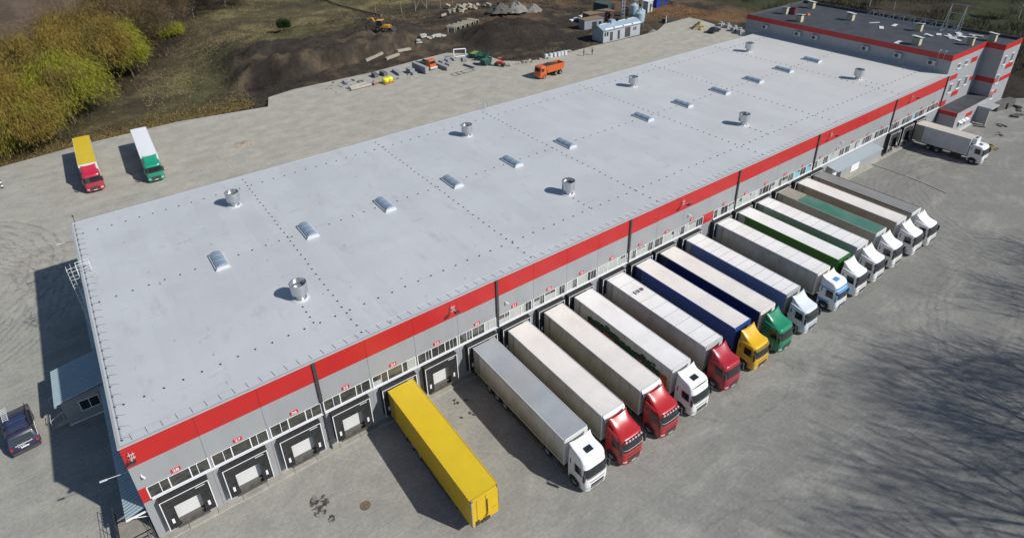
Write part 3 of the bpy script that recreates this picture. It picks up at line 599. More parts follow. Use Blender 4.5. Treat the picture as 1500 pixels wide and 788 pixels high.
# sign framework lying and standing on the far parapet (backs of the letters)
FRM = M('frame_steel', (.42, .43, .44), .45, .3, .1)
TR_ = thing('roof_truss', 'long grey steel truss of triangular brackets along the far edge of the office roof', 'sign frame', (131.5, 17, 12.92))
y = -9.0
while y < 8.8:
    m = MB(); K = lambda u, z: (.3 + u * .45, y - u * .75, z)
    a, b, c = K(-1.1, .05), K(.9, .05), K(.9, 1.45)
    m.path([a, b, c, a], .085, n=5); m.path([K(0, .75), b], .06, n=5); m.build('bracket', FRM, TR_); y += 2.05
m = MB()
for x, z in ((.7, 1.45), (.7, .05), (-.2, .05)): m.tube((x, -9.6, z), (x, 8.4, z), .06, n=5)
m.build('rail', FRM, TR_)
SF_ = thing('lattice_mast', 'tall grey upright lattice frame standing on the office roof', 'mast', (132.2, 8.4, 12.92))
m = MB()
for y in (-1.3, 1.3): m.tube((.3, y, 0), (.3, y, 5.0), .06, n=6); m.tube((-1.8, y, 0.05), (.3, y, 4.6), .05, n=5); m.tube((-1.8, y, .06), (.3, y, .06), .05, n=5)
m.build('post', FRM, SF_)
for z in (1.7, 3.3, 5.0): MB().tube((.3, -1.6, z), (.3, 1.6, z), .07, n=5).build('crossbar', FRM, SF_)
# boards and scrap left on the office roof
BRD = M('white_board', (.62, .63, .62), .6, 0, .1, 2)
rr = random.Random(9)
PB = [(125.3, 9.6), (127.3, 8.6), (128.4, 7.2), (126.8, 6.4), (128.6, 5.2), (130.4, 6.4), (125.9, 4.8), (131.3, 3.8), (124.4, 18.0), (127.3, 20.9), (128.2, 17.3), (116.2, 10.8)]
for i, (x, y) in enumerate(PB):
    m = MB(); nb = rr.randint(1, 2) if i < 8 else 1
    for k in range(nb): w_, l_ = rr.uniform(.15, .5), rr.uniform(.6, 1.2); m.box(-w_, w_, -l_, l_, .03 + .09 * k, .1 + .09 * k, rot=(0, rr.uniform(-.02, .02), rr.uniform(-.7, .7)))
    o = m.build('board', BRD, None, loc=(x, y, 12.93)); o.rotation_euler.z = rr.uniform(0, 3)
    tag(o, 'loose pale insulation board lying on the dark office roof among the chimneys', 'board', 'boards left on the office roof')
o = MB().box(-.5, .5, -.3, .3, 0, .25).box(-.2, .4, -.2, .25, .25, .45).build('tool_bag', M('orange_bag', (.5, .14, .06), .7), None, bevel=.05, loc=(123.3, 33.2, 12.92)); tag(o, 'small orange bundle on the dark office roof behind the first chimneys', 'bundle')
m = MB(); m.box(-.6, .6, -.8, .8, 0, 1.0); m.box(-.5, .3, -.6, .5, 1.0, 1.5, rot=(0, 0, .4)); m.tube((.4, .9, 0), (.4, .9, 1.9), .04); o = m.build('wrapped_pallet', M('maroon_wrap', (.13, .03, .05), .5, 0, .3, 2), None, loc=(122.3, 36.2, 12.92), bevel=.08); tag(o, 'dark red wrapped pallet of roofing on the left end of the office roof', 'pallet')

# low entrance block in front of the office
EN = thing('entrance_block', 'single-storey grey annex with red roof band and three small awnings in front of the office', 'annex', (113.05, 0, 0))
m = MB(); m.box(0, 13.6, -3.0, .29, -.3, 3.25); m.build('wall', GREYO, EN)
m = MB(); m.box(-.03, .15, -3.03, .28, 3.25, 3.98); m.box(4.2, 6.9, -3.03, -3.0, 2.1, 2.9); m.build('red_band', REDW, EN)
m = MB(); m.box(.15, 13.6, -3.03, -2.85, 3.25, 3.98); m.build('parapet', GREYO, EN); m = MB(); m.box(.16, 13.6, -2.84, .28, 3.25, 3.8); m.build('roof', ROOFD, EN)
m = MB(); m.box(-.05, 13.62, -3.07, -2.83, 3.985, 4.03); m.build('coping', M('coping_dark', (.09, .06, .06), .5), EN)
for x in (2.1, 3.4, 4.7):
    m = MB(); m.box(x - .35, x + .35, -3.03, -3.002, .9, 1.7); w = m.build('window', GLASS, EN); m = MB(); m.prism([(-3.0, 2.05), (-3.5, 1.85), (-3.5, 1.78), (-3.0, 1.95)], x - .5, x + .5); m.build('awning', WHITEP, w)
m = MB(); m.box(0, 8.2, -3.28, -3.002, -.1, .22); m.box(9.6, 13.0, -3.5, -3.002, -.1, .3); m.build('kerb', M('pale_kerb', (.5, .5, .48), .8), EN)
m = MB(); m.box(8.8, 12.3, -5.2, -3.031, 3.0, 3.3); m.build('porch_roof', M('porch_grey', (.36, .38, .39), .5, .1), EN, bevel=.02)
m = MB(); m.box(8.8, 9.2, -5.0, -4.7, 0, 3.0); m.box(8.8, 9.1, -4.7, -3.01, .3, 3.0); m.build('porch_wall', GREYO, EN)
m = MB(); m.box(9.7, 11.6, -3.04, -3.002, .3, 2.6); d = m.build('door', WHITEP, EN); m = MB(); m.box(9.85, 10.55, -3.06, -3.04, .5, 2.45); m.box(10.75, 11.45, -3.06, -3.04, .5, 2.45); m.build('pane', GLASS, d)

# ------------------------------------------------------------------ lorries
def lerp1(L, z, k):
    for a, b in zip(L[:-1], L[1:]):
        if a[0] <= z <= b[0]: t = (z - a[0]) / max(b[0] - a[0], 1e-6); return a[k] + (b[k] - a[k]) * t
    return L[-1][k]
BASE = [(.34, .12, 2.2, 1.13), (.42, .04, 2.2, 1.2), (1.0, .0, 2.2, 1.23), (1.45, .03, 2.2, 1.24), (1.88, .08, 2.2, 1.24), (2.72, .27, 2.2, 1.215), (2.92, .34, 2.2, 1.205)]
STY = {'wedge': [(3.0, .42, 2.2, 1.18), (3.05, .60, 2.2, 1.10), (3.14, .92, 2.2, 1.02), (3.28, 1.26, 2.2, .98), (3.46, 1.57, 2.2, .985), (3.66, 1.83, 2.22, 1.01), (3.82, 2.02, 2.24, 1.04), (3.88, 2.10, 2.26, 1.06)],
       'tall': [(3.15, .40, 2.2, 1.195), (3.36, .50, 2.2, 1.17), (3.50, .66, 2.2, 1.13), (3.56, .86, 2.2, 1.09), (3.60, 1.3, 2.2, 1.07), (3.66, 1.65, 2.22, 1.07), (3.78, 1.9, 2.25, 1.09), (3.92, 2.08, 2.27, 1.12), (3.98, 2.16, 2.28, 1.13)],
       'low': [(3.0, .46, 2.1, 1.18), (3.06, .65, 2.0, 1.14), (3.1, .9, 1.9, 1.08)]}
def fy(x, z, L):
    yf, w = lerp1(L, z, 1), lerp1(L, z, 3); s = min(abs(x) / w, 1); D = .42 if z < 2.95 else .3
    return yf + D * (1 - (1 - s ** 4.5) ** (1 / 2.2)) 
def cab_mesh(style):
    L = BASE + STY[style]; m = MB(); ts = [math.sin(a) for a in np.linspace(-math.pi / 2, math.pi / 2, 19)]; rows = []
    fl = {'wedge': .16, 'tall': .14, 'low': 0}[style]; zt = L[-1][0]
    def ring(z):
        yf, yr, w = lerp1(L, z, 1), lerp1(L, z, 2), lerp1(L, z, 3); P = [(w * t, min(fy(w * t, z, L), yr - .03), z) for t in ts]; y1 = P[0][1]
        rear = [(w * t, yr, z) for t in ts[::-1]]
        Q = P + [(w, (yr + y1) / 2, z)] + rear + [(-w, (yr + y1) / 2, z)]
        k = max(0, (z - 3.3) / (zt - 3.3)) if z > 3.3 else 0
        return [(x, y, zz + fl * k * (abs(x) / w) ** 2.5) for x, y, zz in Q]
    zs = [l[0] for l in L]
    for a, b in zip(zs[:-1], zs[1:]):
        rows.append(ring(a))
        if b - a > .3: rows.append(ring((a + b) / 2))
    rows.append(ring(zs[-1])); m.grid(rows, closed=True); n = len(rows[0]); k = (len(rows) - 1) * n; nt_ = len(ts)
    for i in range(nt_ - 1): m.f.append((k + i, k + i + 1, k + 2 * nt_ - 1 - i, k + 2 * nt_ - i)); m.m.append(0)
    m.f.append((k, k + 2 * nt_, k + 2 * nt_ + 1)); m.f.append((k + nt_ - 1, k + nt_, k + nt_ + 1)); m.m += [0, 0]
    m.f.append(tuple(range(n - 1, -1, -1))); m.m.append(0)
    return m, L
def fpatch(m, L, x0, x1, z0, z1, off, n=10, k=4, mi=0):
    m.grid([[(x, fy(x, z, L) - off, z) for x in np.linspace(x0, x1, n)] for z in np.linspace(z0, z1, k)], mi)
def spatch(m, L, sx, y0, y1, z0, z1, off, sl=0):
    ws = [lerp1(L, z, 3) for z in (z0, z1)]
    m.add([(sx * (ws[0] + off), y0, z0), (sx * (ws[0] + off), y1, z0), (sx * (ws[1] + off), y1, z1), (sx * (ws[1] + off), y0 + sl, z1)], [(0, 1, 2, 3)])
def wheel_me(r=.52, w=.3, nm='tyre'):
    m = MB(); m.lathe([(.28, -w * .42), (r * .8, -w / 2), (r * .96, -w * .42), (r, -w * .25), (r, w * .25), (r * .96, w * .42), (r * .8, w / 2), (.28, w * .42)], 'X', n=24); t = m.mesh('wheel', TYRE, True, 40)
    m = MB(); m.lathe([(.30, -w * .43), (.27, -w * .3), (.14, -w * .22), (.1, -w * .42), (.01, -w * .45)], 'X', n=16); m.lathe([(.30, w * .43), (.27, w * .3), (.14, w * .22), (.1, w * .42), (.01, w * .45)], 'X', n=16); return t, m.mesh('rim', RIM, True, 40)
WH1 = wheel_me(); WHD = wheel_me(.52, .58); WHC = wheel_me(.33, .22)
WHC[1].transform(Matrix.Scale(.72, 4))
def wheel(root, x, y, z=.52, kind=None):
    t, r_ = kind or WH1; o = inst('wheel', t, root, (x, y, z)); inst('rim', r_, o); return o
def paint(nm, c, rough=.28, dirt=.12): return M(nm, c, rough, 0, .05, 1, DIRT, dirt, coat=.5)
CABM = {}
LAMP = M('headlamp', (.65, .67, .70), .1, .3, .1); AMBER = M('red_lens', (.45, .02, .02), .3)
def cab(root, style, col, opt):
    """tractor cab with its front at y=0, looking along -y"""
    key = style
    if key not in CABM: m, L = cab_mesh(style); CABM[key] = (m.mesh('cab', col, True, 32), L)
    me, L = CABM[key]; me = me.copy(); me.materials.clear(); me.materials.append(col); c = inst('cab', me, root)
    m = MB(); fpatch(m, L, -1.15, 1.15, 1.86, 2.68, .012, 16); m.build('windscreen', GLASS, c, True)
    for s in (-1, 1):
        m = MB(); spatch(m, L, s, .56, 1.44, 1.82, 2.66, .008, .12); m.build('side_window', GLASS, c)
        m = MB(); spatch(m, L, s, 1.9, 2.0, 2.2, 2.75, .008); m.build('side_vent', DARKM, c)
    gcol = opt.get('grille', DARKM)
    m = MB(); fpatch(m, L, -.68, .68, .64, 1.16, .014, 8); m.build('grille', DARKM, c, True)
    m = MB(); fpatch(m, L, -.72, .72, .86, .90, .03, 8, 2); m.build('grille_bar', opt.get('bar', col), c)
    m = MB(); fpatch(m, L, -.8, .8, 1.36, 1.44, .014, 8, 2); m.build('grille_slot', opt.get('grille', DARKM), c)
    m = MB(); fpatch(m, L, -.7, .7, .40, .52, .014, 8, 3); fpatch(m, L, -1.15, 1.15, 1.74, 1.82, .012, 12, 2); m.build('bumper_slot', DARKM, c)
    for s in (-1, 1):
        m = MB(); a, b = sorted((s * .76, s * 1.12)); fpatch(m, L, a, b, .66, .88, .016, 6, 3); m.build('headlight', LAMP, c, True)
        m = MB(); m.box(s * 1.33 - .1, s * 1.33 + .1, .10, .28, 1.72, 2.48); m.tube((s * 1.3, .2, 2.3), (s * 1.18, .42, 2.5), .025); m.build('mirror', opt.get('mirror', DARKM), c, bevel=.03)
    m = MB(); fpatch(m, L, -.26, .26, .54, .64, .03, 3, 2); m.build('number_plate', WHITEP, c)
    if opt.get('hatch'):
        m = MB(); z = 3.645 if style == 'tall' else 3.1; m.box(-.36, .36, .98, 1.5, z - .04, z + .02, rot=(R(5), 0, 0)); m.build('sun_hatch', GLASS if not opt.get('hatchcol') else opt['hatchcol'], c, bevel=.02)
    if opt.get('visor', 0):
        m = MB(); P = []
        for d, z in ((.0, 2.86), (-.13, 2.80), (-.17, 2.62)): P.append([(x, fy(x, 2.86, L) + d - .01, z) for x in np.linspace(-1.08, 1.08, 12)])
        m.grid(P); v = m.build('sun_visor', opt.get('visorcol', M('visor_smoke', (.05, .05, .055), .2)), c, True)
    if opt.get('brow'):
        m = MB(); fpatch(m, L, -1.0, 1.0, 3.30, 3.40, .016, 14, 2); m.build('brow_strip', DARKM, c)
    if opt.get('roof_lamps'):
        for i in range(6):
            x = -.85 + .34 * i; m = MB(); m.lathe([(.01, -.08), (.1, -.06), (.11, 0), (.05, .1)], 'Y', (x, fy(x, 2.9, L) - .14, 2.94), n=10); m.build('spot_lamp', LAMP, c, True)
        m = MB(); m.path([(x, fy(x, 2.9, L) - .1, 2.84) for x in np.linspace(-1, 1, 8)], .025); m.path([(x, fy(x, 2.1, L) - .12, 2.15) for x in np.linspace(-1.1, 1.1, 8)], .02); m.build('lamp_bar', ALUW, c)
    if opt.get('stripe'):
        for s in (-1, 1):
            m = MB(); spatch(m, L, s, .9, 2.15, .9, 1.35, .006); spatch(m, L, s, .6, 2.15, 2.75, 2.9, .006); m.build('stripe', opt['stripe'], c)
        m = MB(); fpatch(m, L, -1.1, 1.1, .45, .95, .008, 12, 3); fpatch(m, L, -1.1, 1.1, 2.95, 3.2, .01, 12, 3); m.build('front_stripe', opt['stripe'], c, True)
    if style == 'wedge' and not opt.get('plainroof'):
        # pressed fold on each flank of the roof fairing
        for s in (-1, 1):
            m = MB(); m.add([(s * 1.18, .62, 3.06), (s * 1.13, 2.18, 3.08), (s * 1.125, 2.2, 3.66), (s * 1.10, 2.2, 3.92), (s * 1.09, 1.92, 3.74)], [(0, 1, 2, 3, 4)]) if False else None
            m = MB(); m.prism([(.9, 3.0), (2.18, 3.0), (2.18, 3.30)], s * 1.08, s * 1.2); m.build('side_fairing', col, c, bevel=.02)
    m = MB()
    for s in (-1, 1): m.box(s * 1.22 - .012, s * 1.22 + .012, 1.5, 1.52, .6, 2.7); m.box(s * 1.22 - .02, s * 1.22 + .02, .66, 1.0, .62, .68); m.box(s * 1.22 - .02, s * 1.22 + .02, .66, 1.0, .92, .98)
    m.build('door_seam', DARKM, c)
    for s in (-1, 1):
        m = MB(); n = 10; P = [[(xx, 1.42 + .62 * math.cos(math.pi * i / n), .55 + .56 * math.sin(math.pi * i / n)) for i in range(n + 1)] for xx in (s * .8, s * 1.255)]; m.grid(P); m.f.append(tuple(range(len(P[0]), 2 * len(P[0])))); m.m.append(0); m.build('wheel_arch', BLACKR, c)
        wheel(root, s * 1.12, 1.42)
    return c
def trailer(root, y0, L_, side, roof, opt):
    hw = 1.25; zt = opt.get('zt', 4.0); zb = opt.get('zb', 1.12); y1 = y0 + L_
    m = MB(); m.prism([(-hw, zb), (hw, zb), (hw, zt - .06), (-hw, zt - .06)], y0 + .06, y1, ax='Y'); b = m.build('trailer_body', side, root)
    m = MB(); n = 8; xs = np.linspace(-hw, hw, n + 1); rise = .035
    m.grid([[(x, y, zt - .055 + rise * (1 - (x / hw) ** 2)) for x in xs] for y in (y0 + .04, y1)]); m.grid([[(x, y, zt - .07) for x in (-hw, hw)] for y in (y0 + .04, y1)])
    r_ = m.build('trailer_roof', roof, root)
    if opt.get('ribs'):
        y = y0 + .7
        while y < y1 - .3: MB().box(-1.2, 1.2, y, y + .05, zt - .05, zt - .008).build('roof_bow', opt.get('ribcol', M('roof_bow', (.42, .43, .44), .5)), r_); y += opt['ribs']
    rail = opt.get('rail', ALUW)
    for e0, e1, e2, e3 in ((-hw - .018, -hw + .045, zt - .12, zt - .025), (hw - .045, hw + .018, zt - .12, zt - .025), (-hw - .012, -hw + .03, zb, zb + .12), (hw - .03, hw + .012, zb, zb + .12)): MB().box(e0, e1, y0 + .06, y1, e2, e3).build('rail', rail, root)
    # front wall with chamfered upper corners
    m = MB(); m.prism([(-hw - .01, zb), (hw + .01, zb), (hw + .01, zt - .14), (hw - .1, zt - .0), (-hw + .1, zt - .0), (-hw - .01, zt - .14)], y0 - .02, y0 + .10, ax='Y'); f = m.build('front_wall', opt.get('front', side), root, bevel=.02)
    if opt.get('bulge'):
        m = MB(); P = []
        for k in range(7):
            a = math.pi / 2 * k / 6; P.append([(x, y0 - .02 - .30 * math.sin(a) * (1 - .25 * (x / hw) ** 2), zt - .03 - .55 * (1 - math.cos(a)) if k < 7 else zt) for x in np.linspace(-hw + .05, hw - .05, 8)])
        P.append([(x, y0 - .01, zt - .95) for x in np.linspace(-hw + .05, hw - .05, 8)]); m.grid(P); m.build('front_fairing', opt.get('fairing', WHITEC), f, True)
    if opt.get('fridge'):
        m = MB(); m.box(-.85, .85, y0 - .42, y0 - .021, zt - 1.75, zt - .15); u = m.build('fridge_unit', WHITEC, root, bevel=.06); m = MB(); m.box(-.6, .6, y0 - .44, y0 - .42, zt - 1.3, zt - .7); m.build('vent', DARKM, u)
    # darker rear post and a first curtain bay by the doors
    for s in (-1, 1): MB().box(s * (hw + .002) - .012, s * (hw + .002) + .012, y1 - opt.get('bay', .95), y1 - opt.get('bay', .95) + .07, zb, zt - .1).build('rear_post', opt.get('post', M('post_grey', (.12, .12, .12), .5)), root)
    if 'baycol' in opt:
        for s in (-1, 1): MB().box(s * hw - .008 + s * .002, s * hw + .008 + s * .002, y1 - opt.get('bay', .95) + .07, y1 - .02, zb + .12, zt - .12).build('rear_panel', opt['baycol'], root)
    if opt.get('straps'):
        m = MB(); y = y0 + .6
        while y < y1 - 1.2:
            for s in (-1, 1): m.box(s * hw - .012, s * hw + .012, y, y + .045, zb + .05, zt - .12)
            y += .62
        m.build('strap', opt['straps'], b)
    if opt.get('under', 1):
        m = MB()
        for s in (-1, 1): m.box(s * .5 - .07, s * .5 + .07, y0 + .3, y1 - .1, .78, zb - .001)
        y = y0 + .6
        while y < y1: m.box(-1.15, 1.15, y, y + .08, .98, zb - .002); y += 1.1
        m.box(-1.2, 1.2, y1 - .16, y1 - .04, .5, .66)
        m.build('chassis', CHASS, root)
        for s in (-1, 1): MB().box(s * 1.2 - .02, s * 1.2 + .02, y0 + 3.3, y1 - 5.6, .42, 1.0).build('side_guard', CHASS, root)
        for s in (-1, 1):
            m = MB(); m.box(s * .85 - .07, s * .85 + .07, y0 + 2.6, y0 + 2.75, .1, 1.1); m.box(s * .85 - .16, s * .85 + .16, y0 + 2.5, y0 + 2.85, .0, .08); m.build('landing_leg', CHASS, root)
            for k in range(3): wheel(root, s * 1.03, y1 - 5.0 + 1.31 * k, .52)
    return b
def lorry(label, x, y, style, cabcol, side, roof, copt={}, topt={}, group='lorries docked along the warehouse', rz=0, trail=True):
    root = thing('articulated_lorry', label, 'lorry', (x, y, 0), rz, group)
    cab(root, style, cabcol, copt)
    m = MB()
    for s in (-1, 1): m.box(s * .42 - .05, s * .42 + .05, .7, 6.6, .62, .9)
    m.box(-1.2, -.65, 2.35, 3.5, .42, 1.0); m.box(.65, 1.2, 2.35, 3.5, .42, 1.0); m.box(-.6, .6, 3.3, 4.6, .95, 1.05); m.build('tractor_frame', CHASS, root)
    for s in (-1, 1): wheel(root, s * .95, 5.0, .52, WHD)
    trailer(root, 2.72, 13.5, side, roof, topt)
    return root
def side_mat(nm, c, dirtc=(.20, .18, .10), amt=.45, rough=.45): return M(nm, c, rough, 0, .05, .6, dirtc, amt, streak=(1, .9, .35), low=((dirtc[0] * .75, dirtc[1] * .72, dirtc[2] * .6), .75))
TW = side_mat('curtain_white', (.62, .61, .58)); TWD = side_mat('curtain_dirty_white', (.50, .48, .41), (.22, .19, .10), .6); TGY = side_mat('curtain_grey', (.40, .405, .41)); TBL = side_mat('curtain_blue', (.018, .055, .24), (.05, .07, .16), .3); TNV = side_mat('curtain_navy', (.012, .028, .115), (.04, .05, .09), .3)
TLB = side_mat('curtain_pale_blue', (.15, .25, .48), (.22, .27, .38), .6); TGR = side_mat('curtain_green', (.03, .15, .02), (.05, .10, .03), .3); TTN = side_mat('curtain_tan', (.42, .375, .30), (.26, .22, .15), .5); TMG = side_mat('curtain_green_white', (.46, .50, .47), (.3, .32, .28), .4)
def roofp(nm, c, var=.05): return M(nm, c, .5, 0, var, .5, (.40, .37, .31), .22, streak=(.5, .25, 1))
RW = roofp('trailer_roof_white', (.80, .79, .77)); RCR = roofp('trailer_roof_cream', (.76, .72, .67)); RG = M('trailer_roof_grey', (.34, .375, .40), .45, .1, .15, .25, (.42, .38, .33), .6, streak=(.3, .18, 1)); RGN = roofp('trailer_roof_green', (.045, .17, .125)); RDK = M('trailer_roof_slate', (.21, .215, .21), .6, 0, .12, .4, (.30, .29, .25), .5)
CRED = paint('cab_red', (.42, .018, .022)); CWH = paint('cab_white', (.80, .80, .79)); CYE = paint('cab_yellow', (.68, .40, .012)); CGR = paint('cab_green', (.012, .21, .105)); CPB = paint('cab_ice_white', (.62, .68, .74)); CBL = paint('cab_blue_trim', (.10, .30, .62)); CR2 = paint('cab_pink_red', (.44, .02, .05))
F = -16.95
lorry('lorry with a grey trailer roof and tall white cab, beside the yellow trailer', 15.82, F, 'tall', CWH, TW, RG, dict(hatch=1, visor=0), dict(bay=1.0, baycol=TGY, bulge=0, front=WHITEC))
def crate_dirt(root, x, y1):
    pass
lorry('red-cabbed lorry parked beside the white cab of the grey-roofed trailer', 19.93, F - .05, 'wedge', CRED, TWD, RCR, dict(roof_lamps=1, stripe=None), dict(baycol=TWD, front=WHITEC, bulge=1))
lorry('red-cabbed lorry parked between another red cab and a white cab with sun hatch', 24.5, F - .05, 'wedge', CRED, TWD, RCR, dict(roof_lamps=1), dict(straps=M('strap_tan', (.40, .37, .28), .6), front=WHITEC, bulge=1))
t4 = lorry('lorry with tall white cab and trailer side painted with dark green foliage over orange', 28.6, F - .05, 'tall', CWH, TW, RW, dict(hatch=1, visor=0, brow=1), dict(front=WHITEC))
lorry('lorry with a glossy dark-red cab and white ribbed-roof trailer with a small logo', 33.4, F + .05, 'wedge', paint('cab_crimson', (.36, .016, .03)), side_mat('curtain_pearl', (.50, .505, .50)), RW, dict(plainroof=1, grille=paint('cab_crimson', (.36, .016, .03))), dict(ribs=1.55, baycol=TGY))
lorry('lorry with yellow cab and royal-blue trailer sides', 37.8, F, 'wedge', CYE, TBL, RCR, dict(plainroof=1, visor=1, visorcol=M('visor_amber', (.25, .16, .02), .3)), dict(rail=M('rail_blue', (.05, .10, .32), .4), baycol=TNV, bay=1.2))
lorry('lorry with emerald-green cab and navy trailer sides', 41.9, F, 'wedge', CGR, TNV, RCR, dict(grille=CGR), dict(baycol=M('bay_dark_green', (.03, .07, .07), .5), front=RCR, bay=1.1))
lorry('lorry with icy-white cab, pale-blue trailer side and ribbed white roof', 46.5, F + .02, 'wedge', CPB, TLB, RW, dict(visor=1), dict(ribs=1.15, baycol=TGY, front=TGY, bulge=0))
lorry('lorry with two-tone white and light-blue cab and a tall dirty-white trailer', 52.45, F + .1, 'tall', CWH, TWD, RW, dict(stripe=CBL, visor=1, hatch=1, hatchcol=CBL, visorcol=CBL, grille=CBL, mirror=CBL), dict(ribs=1.5, baycol=TGY, front=RCR))
lorry('white-cabbed lorry with bright-green trailer sides', 56.75, F + .1, 'wedge', CWH, TGR, RW, dict(bar=CWH, visor=1), dict(rail=M('rail_green', (.06, .2, .04), .4), baycol=TGY, bay=1.1))
lorry('white-cabbed lorry with pale greenish-grey trailer, next to the bright-green one', 60.9, F + .2, 'wedge', CWH, TMG, RW, dict(bar=CWH, visor=1), dict(front=WHITEC, baycol=TGY, ribs=1.3))
t12 = lorry('white-cabbed lorry with dark-green trailer roof and tan sides', 65.4, F + .3, 'wedge', CWH, TTN, RGN, dict(bar=CWH, visor=1), dict(front=WHITEC, rail=M('rail_tan', (.40, .36, .3), .5)))
lorry('white-cabbed lorry with tan sides and a plain cream roof', 70.05, F + .1, 'wedge', CWH, TTN, RCR, dict(bar=CWH, visor=1), dict(front=WHITEC, baycol=TTN))
lorry('white-cabbed lorry with slate-grey trailer roof, last of the closely packed row', 73.7, F, 'wedge', CWH, TTN, RDK, dict(bar=CWH, visor=1), dict(rail=DARKM, front=WHITEC))
# tan end of the green roof
m = MB(); m.box(-1.23, 1.23, 13.3, 16.2, 3.985, 4.0); m.build('roof_panel', M('tan_roof_panel', (.30, .27, .22), .6, 0, .1), t12)
# artwork on the fourth lorry's side: orange base with dark leaves
m = MB(); m.box(-1.268, -1.252, 3.2, 14.0, 1.3, 2.75); m.box(1.252, 1.268, 3.2, 14.0, 1.3, 2.75); ab = m.build('side_art', M('art_orange', (.42, .10, .03), .5, 0, .3, 2), t4)
m = MB(); rr = random.Random(4)
for k in range(520):
    y = rr.uniform(4.2, 13.9); z = 2.62 + rr.gauss(0, .2) + .16 * math.sin(y * 1.3) + (y - 8) * .03; r1 = rr.uniform(.06, .19)
    for s in (-1, 1): m.add([(s * 1.272 + s * .0002 * (k % 50), y + r1 * math.cos(a) * 1.4, min(z, 3.5) + r1 * math.sin(a)) for a in np.linspace(0, 2 * math.pi, 6)[:-1]], [(0, 1, 2, 3, 4)])
m.build('leaf_art', M('art_green', (.02, .07, .045), .5, 0, .5, 3), t4)
# small logo on the ribbed roof
t5 = [o for o in COL.objects if o.get('label', '').startswith('lorry with a glossy dark-red')][0]
m = MB()
for i, (dx, w_) in enumerate(((-.62, .18), (-.28, .1), (-.08, .22), (.30, .26), (.62, .12))):
    m.box(dx, dx + w_, 12.4 + .03 * i, 12.95, 4.0, 4.006)
m.build('roof_logo', M('logo_grey', (.10, .11, .13), .5), t5)

# yellow trailer standing without a tractor
YEL = M('trailer_yellow', (.62, .41, .010), .38, 0, .05, .5, (.42, .27, .03), .35, streak=(.6, .3, .6))
yt = thing('semi_trailer', 'bright yellow box trailer standing alone at the dock without a tractor', 'trailer', (6.845, -16.95, 0))
trailer(yt, 2.72, 13.5, YEL, M('trailer_roof_yellow', (.66, .47, .018), .42, 0, .04, .4, (.50, .34, .03), .3, streak=(.5, .25, 1)), dict(zb=1.0, rail=YEL, front=YEL, bay=1.0, baycol=M('yellow_dull', (.36, .27, .05), .5, 0, .1), post=M('yellow_post', (.28, .19, .01), .5)))
for s in (-1, 1): MB().tube((s * 1.15, 2.68, 3.94), (s * 1.15, 2.68, 4.04), .1, n=8).box(s * 1.21 - .04, s * 1.21 + .04, 2.66, 2.71, 1.0, 3.94).build('corner_casting', M('casting', (.35, .33, .28), .5, .3, .3, 4), yt)
m = MB(); m.path([(.15, 2.66, 3.3), (.12, 2.62, 1.75), (-.25, 2.58, 1.3)], .035); m.box(-.5, .3, 2.58, 2.69, 1.05, 1.3); m.box(-.95, -.6, 2.64, 2.69, 1.05, 1.5); m.build('hose_panel', CHASS, yt)
m = MB(); m.box(.02, .06, 2.68, 2.695, 1.1, 3.8); m.box(-.8, -.75, 2.685, 2.695, 1.1, 3.8); m.box(.55, 1.0, 2.685, 2.695, 1.9, 1.93); m.build('panel_seam', M('seam_amber', (.30, .19, .01), .5), yt)

# two lorries parked behind the building
lorry('parked lorry with a yellow-roofed trailer and red bonnet-nosed cab behind the warehouse', -11.0, 68.1, 'wedge', CR2, TW, M('trailer_roof_yellow', (.66, .47, .018)), dict(plainroof=1, grille=M('grille_grey', (.07, .07, .075), .4)), dict(rail=M('rail_cream', (.55, .5, .3), .5), front=WHITEC), 'lorries parked behind the warehouse', R(-1))
lorry('parked lorry with a plain white trailer and green cab behind the warehouse', -2.7, 65.9, 'wedge', paint('cab_sea_green', (.01, .25, .15)), TW, M('trailer_roof_snow', (.80, .80, .81), .4, 0, .03), dict(plainroof=1, grille=CGR), dict(front=WHITEC), 'lorries parked behind the warehouse', R(-2.0))
# rigid refrigerated lorry at the far dock
rg = thing('rigid_lorry', 'white refrigerated box lorry with a low cab at the far dock by the annex', 'lorry', (104.5, -11.4, 0))
cab(rg, 'low', CWH, dict(hatch=1, visor=0, bar=CWH))
trailer(rg, 2.35, 8.35, M('box_pale_grey', (.55, .57, .585), .4, 0, .05, .6, DIRT, .2), M('trailer_roof_beige', (.52, .49, .42), .5, 0, .05), dict(zt=3.95, zb=1.1, front=WHITEC, under=0, bay=1.4, baycol=M('bay_olive', (.30, .30, .24), .5, 0, .1)))
m = MB()
for s in (-1, 1): m.box(s * .45 - .06, s * .45 + .06, .7, 10.4, .68, 1.09); m.box(s * 1.15 - .1, s * 1.15 + .05, 3.0, 4.6, .4, .95)
m.build('chassis', CHASS, rg)
for s in (-1, 1):
    for y in (6.6, 7.95): wheel(rg, s * .98, y, .52, WHD)
m = MB(); m.box(-.8, .8, 1.7, 2.33, 3.12, 4.0); u = m.build('fridge_unit', WHITEC, rg, bevel=.07); m = MB(); m.box(-.45, .45, 1.85, 2.2, 4.0, 4.02); m.build('vent', DARKM, u)

